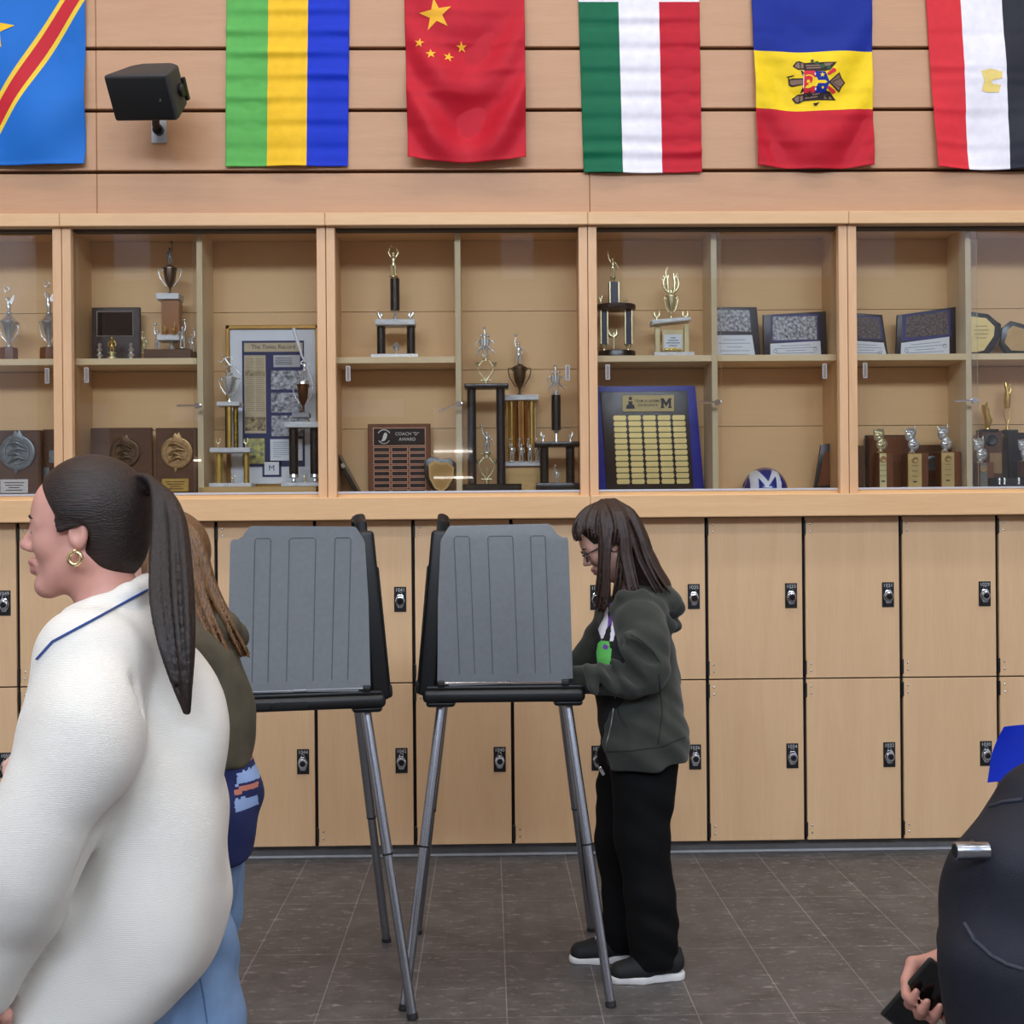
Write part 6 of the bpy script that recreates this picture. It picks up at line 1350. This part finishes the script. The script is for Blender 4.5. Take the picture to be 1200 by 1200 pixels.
for sy in (-1, 1): S.chain([G(200, 755, sy*.07), G(212, 790, sy*.08), G(222, 850, sy*.08), G(226, 900, sy*.08)], [.1, .13, .14, .14], .05)
S.chain([G(200, 772, -.17), G(165, 868, -.21), G(85, 880, -.2)], [.085, .07, .052], .03); S.chain([G(205, 772, .17), G(165, 868, .21), G(75, 884, .13)], [.085, .07, .052], .03)
for sg in (-1, 1): S.chain([G(175, 745, sg*.08), G(215, 728, sg*.11), G(262, 735, sg*.07), G(272, 745, 0)], [.03, .034, .036, .036], .02)
S.cut(G(226, 885), (0, 0, -1), .01); S.folds(.004, 14, 9, 20, 21)
S.mesh('jacket', mat('olive_jacket', (84, 78, 62), .9, var=.2, scale=16, bump=.5, bscale=200), P.t, 1)
S = Sdf((-.2, -.3, .55), (.36, .3, 1.2), .006)
for sy in (-1, 1): S.chain([G(226, 880, sy*.07), G(228, 940, sy*.08), G(226, 1000, sy*.08)], [.132, .142, .135], .05)
S.cut(G(226, 1012), (.25, 0, -1), .01); S.cut(G(226, 872), (0, 0, 1), .0)
pz = lambda x, y: (lambda v: (v.x, v.z))(G(x, y, 0))
PT = [(1, [pz(*p) for p in ((294, 890), (312, 888), (312, 903), (293, 904))]), (1, [pz(*p) for p in ((293, 918), (312, 919), (312, 932), (294, 932))]), (2, [pz(*p) for p in ((292, 907), (312, 906), (312, 912), (292, 913))]), (2, [pz(*p) for p in ((293, 876), (310, 875), (310, 882), (293, 882))])]
def ncls(c):
    out = np.zeros(len(c), int)
    for mi, Pg in PT: out[inpoly(Pg, c[:, 0], c[:, 2])] = mi
    return out
S.folds(.003, 14, 9, 20, 4); S.mesh('sweatshirt', [mat('navy_sweat', (32, 42, 92), .9), mat('sweat_pale_blue', (150, 176, 222), .9), mat('sweat_coral', (206, 130, 110), .9)], P.t, 1, ncls)
S = Sdf((-.25, -.3, 0), (.4, .3, .85), .007)
S.chain([G(222, 985, -.08), G(208, 1180, -.08), G(182, 1350, -.08)], [.125, .09, .075], .03); S.chain([G(228, 985, .07), G(228, 1180, .08), G(275, 1330, .08)], [.125, .09, .075], .03); S.cut((0, 0, .06), (0, 0, -1)); S.folds(.004, 14, 9, 18, 9)
S.mesh('jeans', DEN, P.t, 1)
shoe(P, 'near', (G(190, 1300, -.08).x, -.08, 0), (G(190, 1300, -.08).x-.25, -.08, 0), mats=(SW, SW, SW)); q = G(285, 1300, .08); shoe(P, 'far', (q.x, .08, 0), (q.x-.25, .08, 0), mats=(SW, SW, SW))
S = Sdf((-.16, -.2, 1.1), (.3, .2, 1.68), .0036); R3 = M3.to_3x3().normalized()
S.ell(tuple(M3 @ Vector((-.016, 0, .038))), (.106, .087, .104), 0, 'add', R3); S.cut(M3 @ Vector((.04, 0, .02)), R3 @ Vector((.85, 0, -.5)), .006)
L = []
for sg, sd in ((-1, 0), (1, 60), (0, 30)):
    L += bundle(G, [(194, 608), (220, 624), (231, 652), (243, 690), (262, 730), (280, 768)], .0085, 30, 13, 3+sd, [.02*sg, .06*sg, .075*sg, .08*sg, .085*sg, .08*sg], .3)
    L += bundle(G, [(190, 606), (186, 622), (180, 655), (182, 700), (192, 745)], .0085, 26, 13, 7+sd, [.0*sg, .07*sg, .09*sg, .095*sg, .1*sg], .3)
    L += bundle(G, [(190, 608), (210, 622), (218, 650), (232, 700), (250, 745), (266, 786)], .0085, 26, 12, 5+sd, [.02*sg, .07*sg, .085*sg, .095*sg, .11*sg, .12*sg], .3)
locks(S, L, .001); S.mesh('hair', HAIRL, P.t, 1)

# ================================================================== 4: the walker with the backpack at the right edge
P = Person('person with a dark navy backpack at the right edge, phone in the trailing hand', 1340, 1.75); G = P.G
M4 = headM(G(1352, 612, 0), 0, 0, .93)
S = Sdf((-.42, -.3, -.01), (.4, .42, 1.72), .0045)
head(S, M4); S.cone(M4 @ Vector((-.03, 0, -.07)), G(1335, 760, 0), .055, .062, .03)
for sy in (-1, 1): S.chain([G(1335, 795, sy*.06), G(1335, 900, sy*.055), G(1335, 1130, sy*.06)], [.075, .085, .09], .05)
FE, FWR = G(1160, 1008, .26), G(1121, 1122, .26)
S.chain([G(1340, 850, .18), FE, FWR], [.052, .042, .028], .03); hand(S, FWR, (-.5, -.05, -.85), (-.35, -.9, .2), 1, 1.0, 1.0)
NW = G(1480, 1100, -.26); S.chain([G(1340, 810, -.18), G(1385, 1000, -.25), NW], [.052, .042, .028], .03); hand(S, NW, (.6, 0, -1), (-.2, 1, 0), 1, .5, 1.0)
S.chain([G(1340, 1150, -.09), G(1420, 1480, -.09), G(1400, 1800, -.09)], [.1, .065, .04], .04); S.chain([G(1335, 1150, .09), G(1300, 1480, .09), G(1190, 1740, .09)], [.1, .065, .04], .04)
body = S.mesh('body', SKIN2, P.t, 1); eyes(P, M4, body)
S = Sdf((-.42, -.36, .75), (.36, .4, 1.5), .007)
for sy in (-1, 1): S.chain([G(1335, 780, sy*.075), G(1335, 900, sy*.07), G(1335, 1060, sy*.06), G(1335, 1150, sy*.075)], [.088, .108, .1, .112], .04)
S.cone(G(1338, 800, .1), G(1345, 850, .17), .078, .066, .03); S.chain([G(1345, 850, .18), G(1230, 972, .25), G(1178, 1004, .26)], [.08, .055, .048], .03); S.chain([G(1340, 805, -.165), G(1385, 990, -.245), G(1470, 1085, -.26)], [.068, .058, .045], .014)
S.cut(G(1335, 1170), (0, 0, -1), .01); S.folds(.004, 14, 9, 20, 31); NVY = mat('navy_jacket', (26, 29, 42), .85, var=.15, bump=.3, bscale=300)
S.mesh('jacket', NVY, P.t, 1)
S = Sdf((-.4, -.3, 0), (.4, .3, .95), .008)
S.chain([G(1340, 1150, -.075), G(1420, 1470, -.09), G(1400, 1780, -.09)], [.1, .085, .075], .03); S.chain([G(1335, 1140, .08), G(1300, 1470, .09), G(1195, 1730, .09)], [.1, .085, .075], .03); S.cut((0, 0, .06), (0, 0, -1)); S.mesh('trousers', mat('navy_trousers', (30, 34, 48), .9), P.t, 1)
q = G(1400, 1700, -.09); shoe(P, 'near', (q.x-.08, -.09, 0), (q.x+.17, -.09, 0), mats=(SB, SW, SLC)); q = G(1190, 1700, .09); shoe(P, 'far', (q.x-.08, .09, 0), (q.x+.17, .09, 0), mats=(SB, SW, SLC))
S = Sdf((-.2, -.2, 1.3), (.2, .2, 1.75), .004); R3 = M4.to_3x3().normalized(); S.ell(tuple(M4 @ Vector((-.016, 0, .038))), (.107, .088, .106), 0, 'add', R3); S.ell(tuple(M4 @ Vector((-.05, 0, -.03))), (.07, .075, .09), .02, 'add', R3); S.cut(M4 @ Vector((.03, 0, .01)), R3 @ Vector((.83, 0, -.56)), .008); S.mesh('hair', HAIRB, P.t, 1)
b = MB(); d = (FWR-FE).normalized(); b.tube([FE+d*((FWR-FE).length*f) for f in (.72, .76, .9, .96)], [.033, .0345, .0325, .031], 18); b.build('wristband', NVY, P.t, 60)
b = MB(); b.tube([FWR+d*.0, FWR+d*.006], .0305, 18); b.build('bracelet', SILVER, P.t, 60)
# the phone in the hand
q = G(1082, 1172, .235); t = thing('phone', 'dark phone held low in the trailing hand at the bottom right', 'phone', P.o+q)
ro = Euler((math.radians(12), math.radians(35), math.radians(-20))).to_matrix()
MB().box(-.036, .036, -.0045, .0045, -.07, .07, .004, rot=ro, seg=3).build('case', mat('phone_case', (38, 38, 36), .4), t); b = MB(); b.box(-.032, .032, -.0055, -.0048, -.066, .066, .0003, rot=ro, seg=1); b.build('screen', mat('phone_glass', (14, 14, 16), .1), t, 0)
# backpack
q = G(1200, 1200, 0); Q = P.o; t = thing('backpack', 'bulging dark navy backpack worn by the walker at the right edge', 'backpack', Q)
S = Sdf((-.42, -.26, .7), (.02, .26, 1.36), .005)
S.chain([G(1232, 955, -.07), G(1205, 1030, -.08), G(1195, 1110, -.08), G(1212, 1200, -.08), G(1222, 1260, -.07)], [.075, .09, .1, .1, .085], .05); S.chain([G(1232, 955, .07), G(1205, 1030, .07), G(1195, 1110, .08), G(1212, 1200, .08), G(1222, 1260, .07)], [.075, .09, .1, .1, .085], .05)
S.cone(G(1240, 1000, 0), G(1240, 1230, 0), .1, .11, .05); S.cut(G(1262, 1000, 0), (1, 0, 0), .02); S.folds(.003, 9, 12, 14, 6)
BPK = mat('backpack_navy', (20, 23, 36), .75, var=.2, bump=.4, bscale=500)
bd = S.mesh('bag', BPK, t, 1)
PIP = mat('piping_grey', (46, 50, 62), .7)
for l_ in ([(1130, 1082), (1142, 1102), (1162, 1120), (1180, 1130), (1199, 1136)], [(1160, 945), (1176, 940), (1199, 937)]): P.wrap('piping', PIP, bd, [l_], .003, .0005)
b = MB(); b.tube([G(1232, 930, -.03), G(1232, 905, -.03), G(1236, 900, 0), G(1232, 905, .03), G(1232, 930, .03)], .008, 8); b.build('grab_handle', BPK, t, 60)
for sg in (-1, 1): b = MB(); b.tube([G(1250, 945, sg*.07), G(1275, 870, sg*.1), G(1330, 800, sg*.12)], .016, 8, flat=.4); b.build('shoulder_strap', BPK, t, 60)
# flask clipped to the bag's side
q = G(1138, 997, -.14); c = P.o+q; t = thing('flask', 'small shiny steel flask clipped crosswise to the backpack', 'flask', c)
b = MB(); b.lathe((0, 0, 0), [(-.022, .0105), (-.0215, .012), (.004, .012), (.006, .0115), (.022, .0115), (.0225, .009)], 22, 'x'); b.build('body', ALU, t, 40); b = MB(); b.lathe((0, 0, 0), [(-.0228, .0085), (-.022, .0095)], 22, 'x'); b.build('mouth_shade', DARK, t, 0)  # the black end disc paints the shade inside the opening
b = MB(); b.tube([(.01, .012, 0), (.016, .035, 0), (.03, .06, 0)], .005, 8); b.build('clip', BLACK, t, 60)
LAMP, WIN, EXPO = 70, 420, 0.0
# ------------------------------------------------------------------ light: ceiling fixtures and the daylight of the opposite windows
def area(name, loc, rot, sx, sy, e, col):
    l = bpy.data.lights.new(name, 'AREA'); l.shape = 'RECTANGLE'; l.size = sx; l.size_y = sy; l.energy = e; l.color = col
    o = bpy.data.objects.new(name, l); COL.objects.link(o); o.location = loc; o.rotation_euler = rot; return o
FIX = mat('fixture_white', (220, 220, 222), .5)
DIF = emis('fixture_diffuser', (255, 246, 232), 3)
for i, (x, y) in enumerate(((-4.2, 3.2), (-1.0, 3.2), (2.2, 3.2), (5.4, 3.2), (-4.2, -1.5), (-1.0, -1.5), (2.2, -1.5), (5.4, -1.5))):
    t = thing('ceiling_light', 'white framed panel light on the ceiling high above, out of view', 'ceiling light', (x, y, RZ), 0, 'panel lights on the ceiling')
    MB().box(-.8, .8, -.4, .4, -.1, 0, .01).build('frame', FIX, t); MB().box(-.74, .74, -.34, .34, -.104, -.1).build('diffuser', DIF, t, 0)
    area('panel_light', (x, y, RZ-.12), (0, 0, 0), 1.5, .7, LAMP, (1, .95, .88))
for i, x in enumerate((-5.4, -1.8, 1.8, 5.6)):
    area('window_light', (x, RY0+.05, 7.9), (math.radians(72), 0, 0), 3.0, 2.2, WIN, (.74, .86, 1))
w = bpy.data.worlds.new('world'); SC.world = w; w.use_nodes = True
w.node_tree.nodes['Background'].inputs[0].default_value = (.6, .7, .85, 1); w.node_tree.nodes['Background'].inputs[1].default_value = .3
SC.view_settings.view_transform = 'Standard'; SC.view_settings.look = 'None'; SC.view_settings.gamma = 1; SC.view_settings.use_curve_mapping = False
SC.view_settings.exposure = EXPO
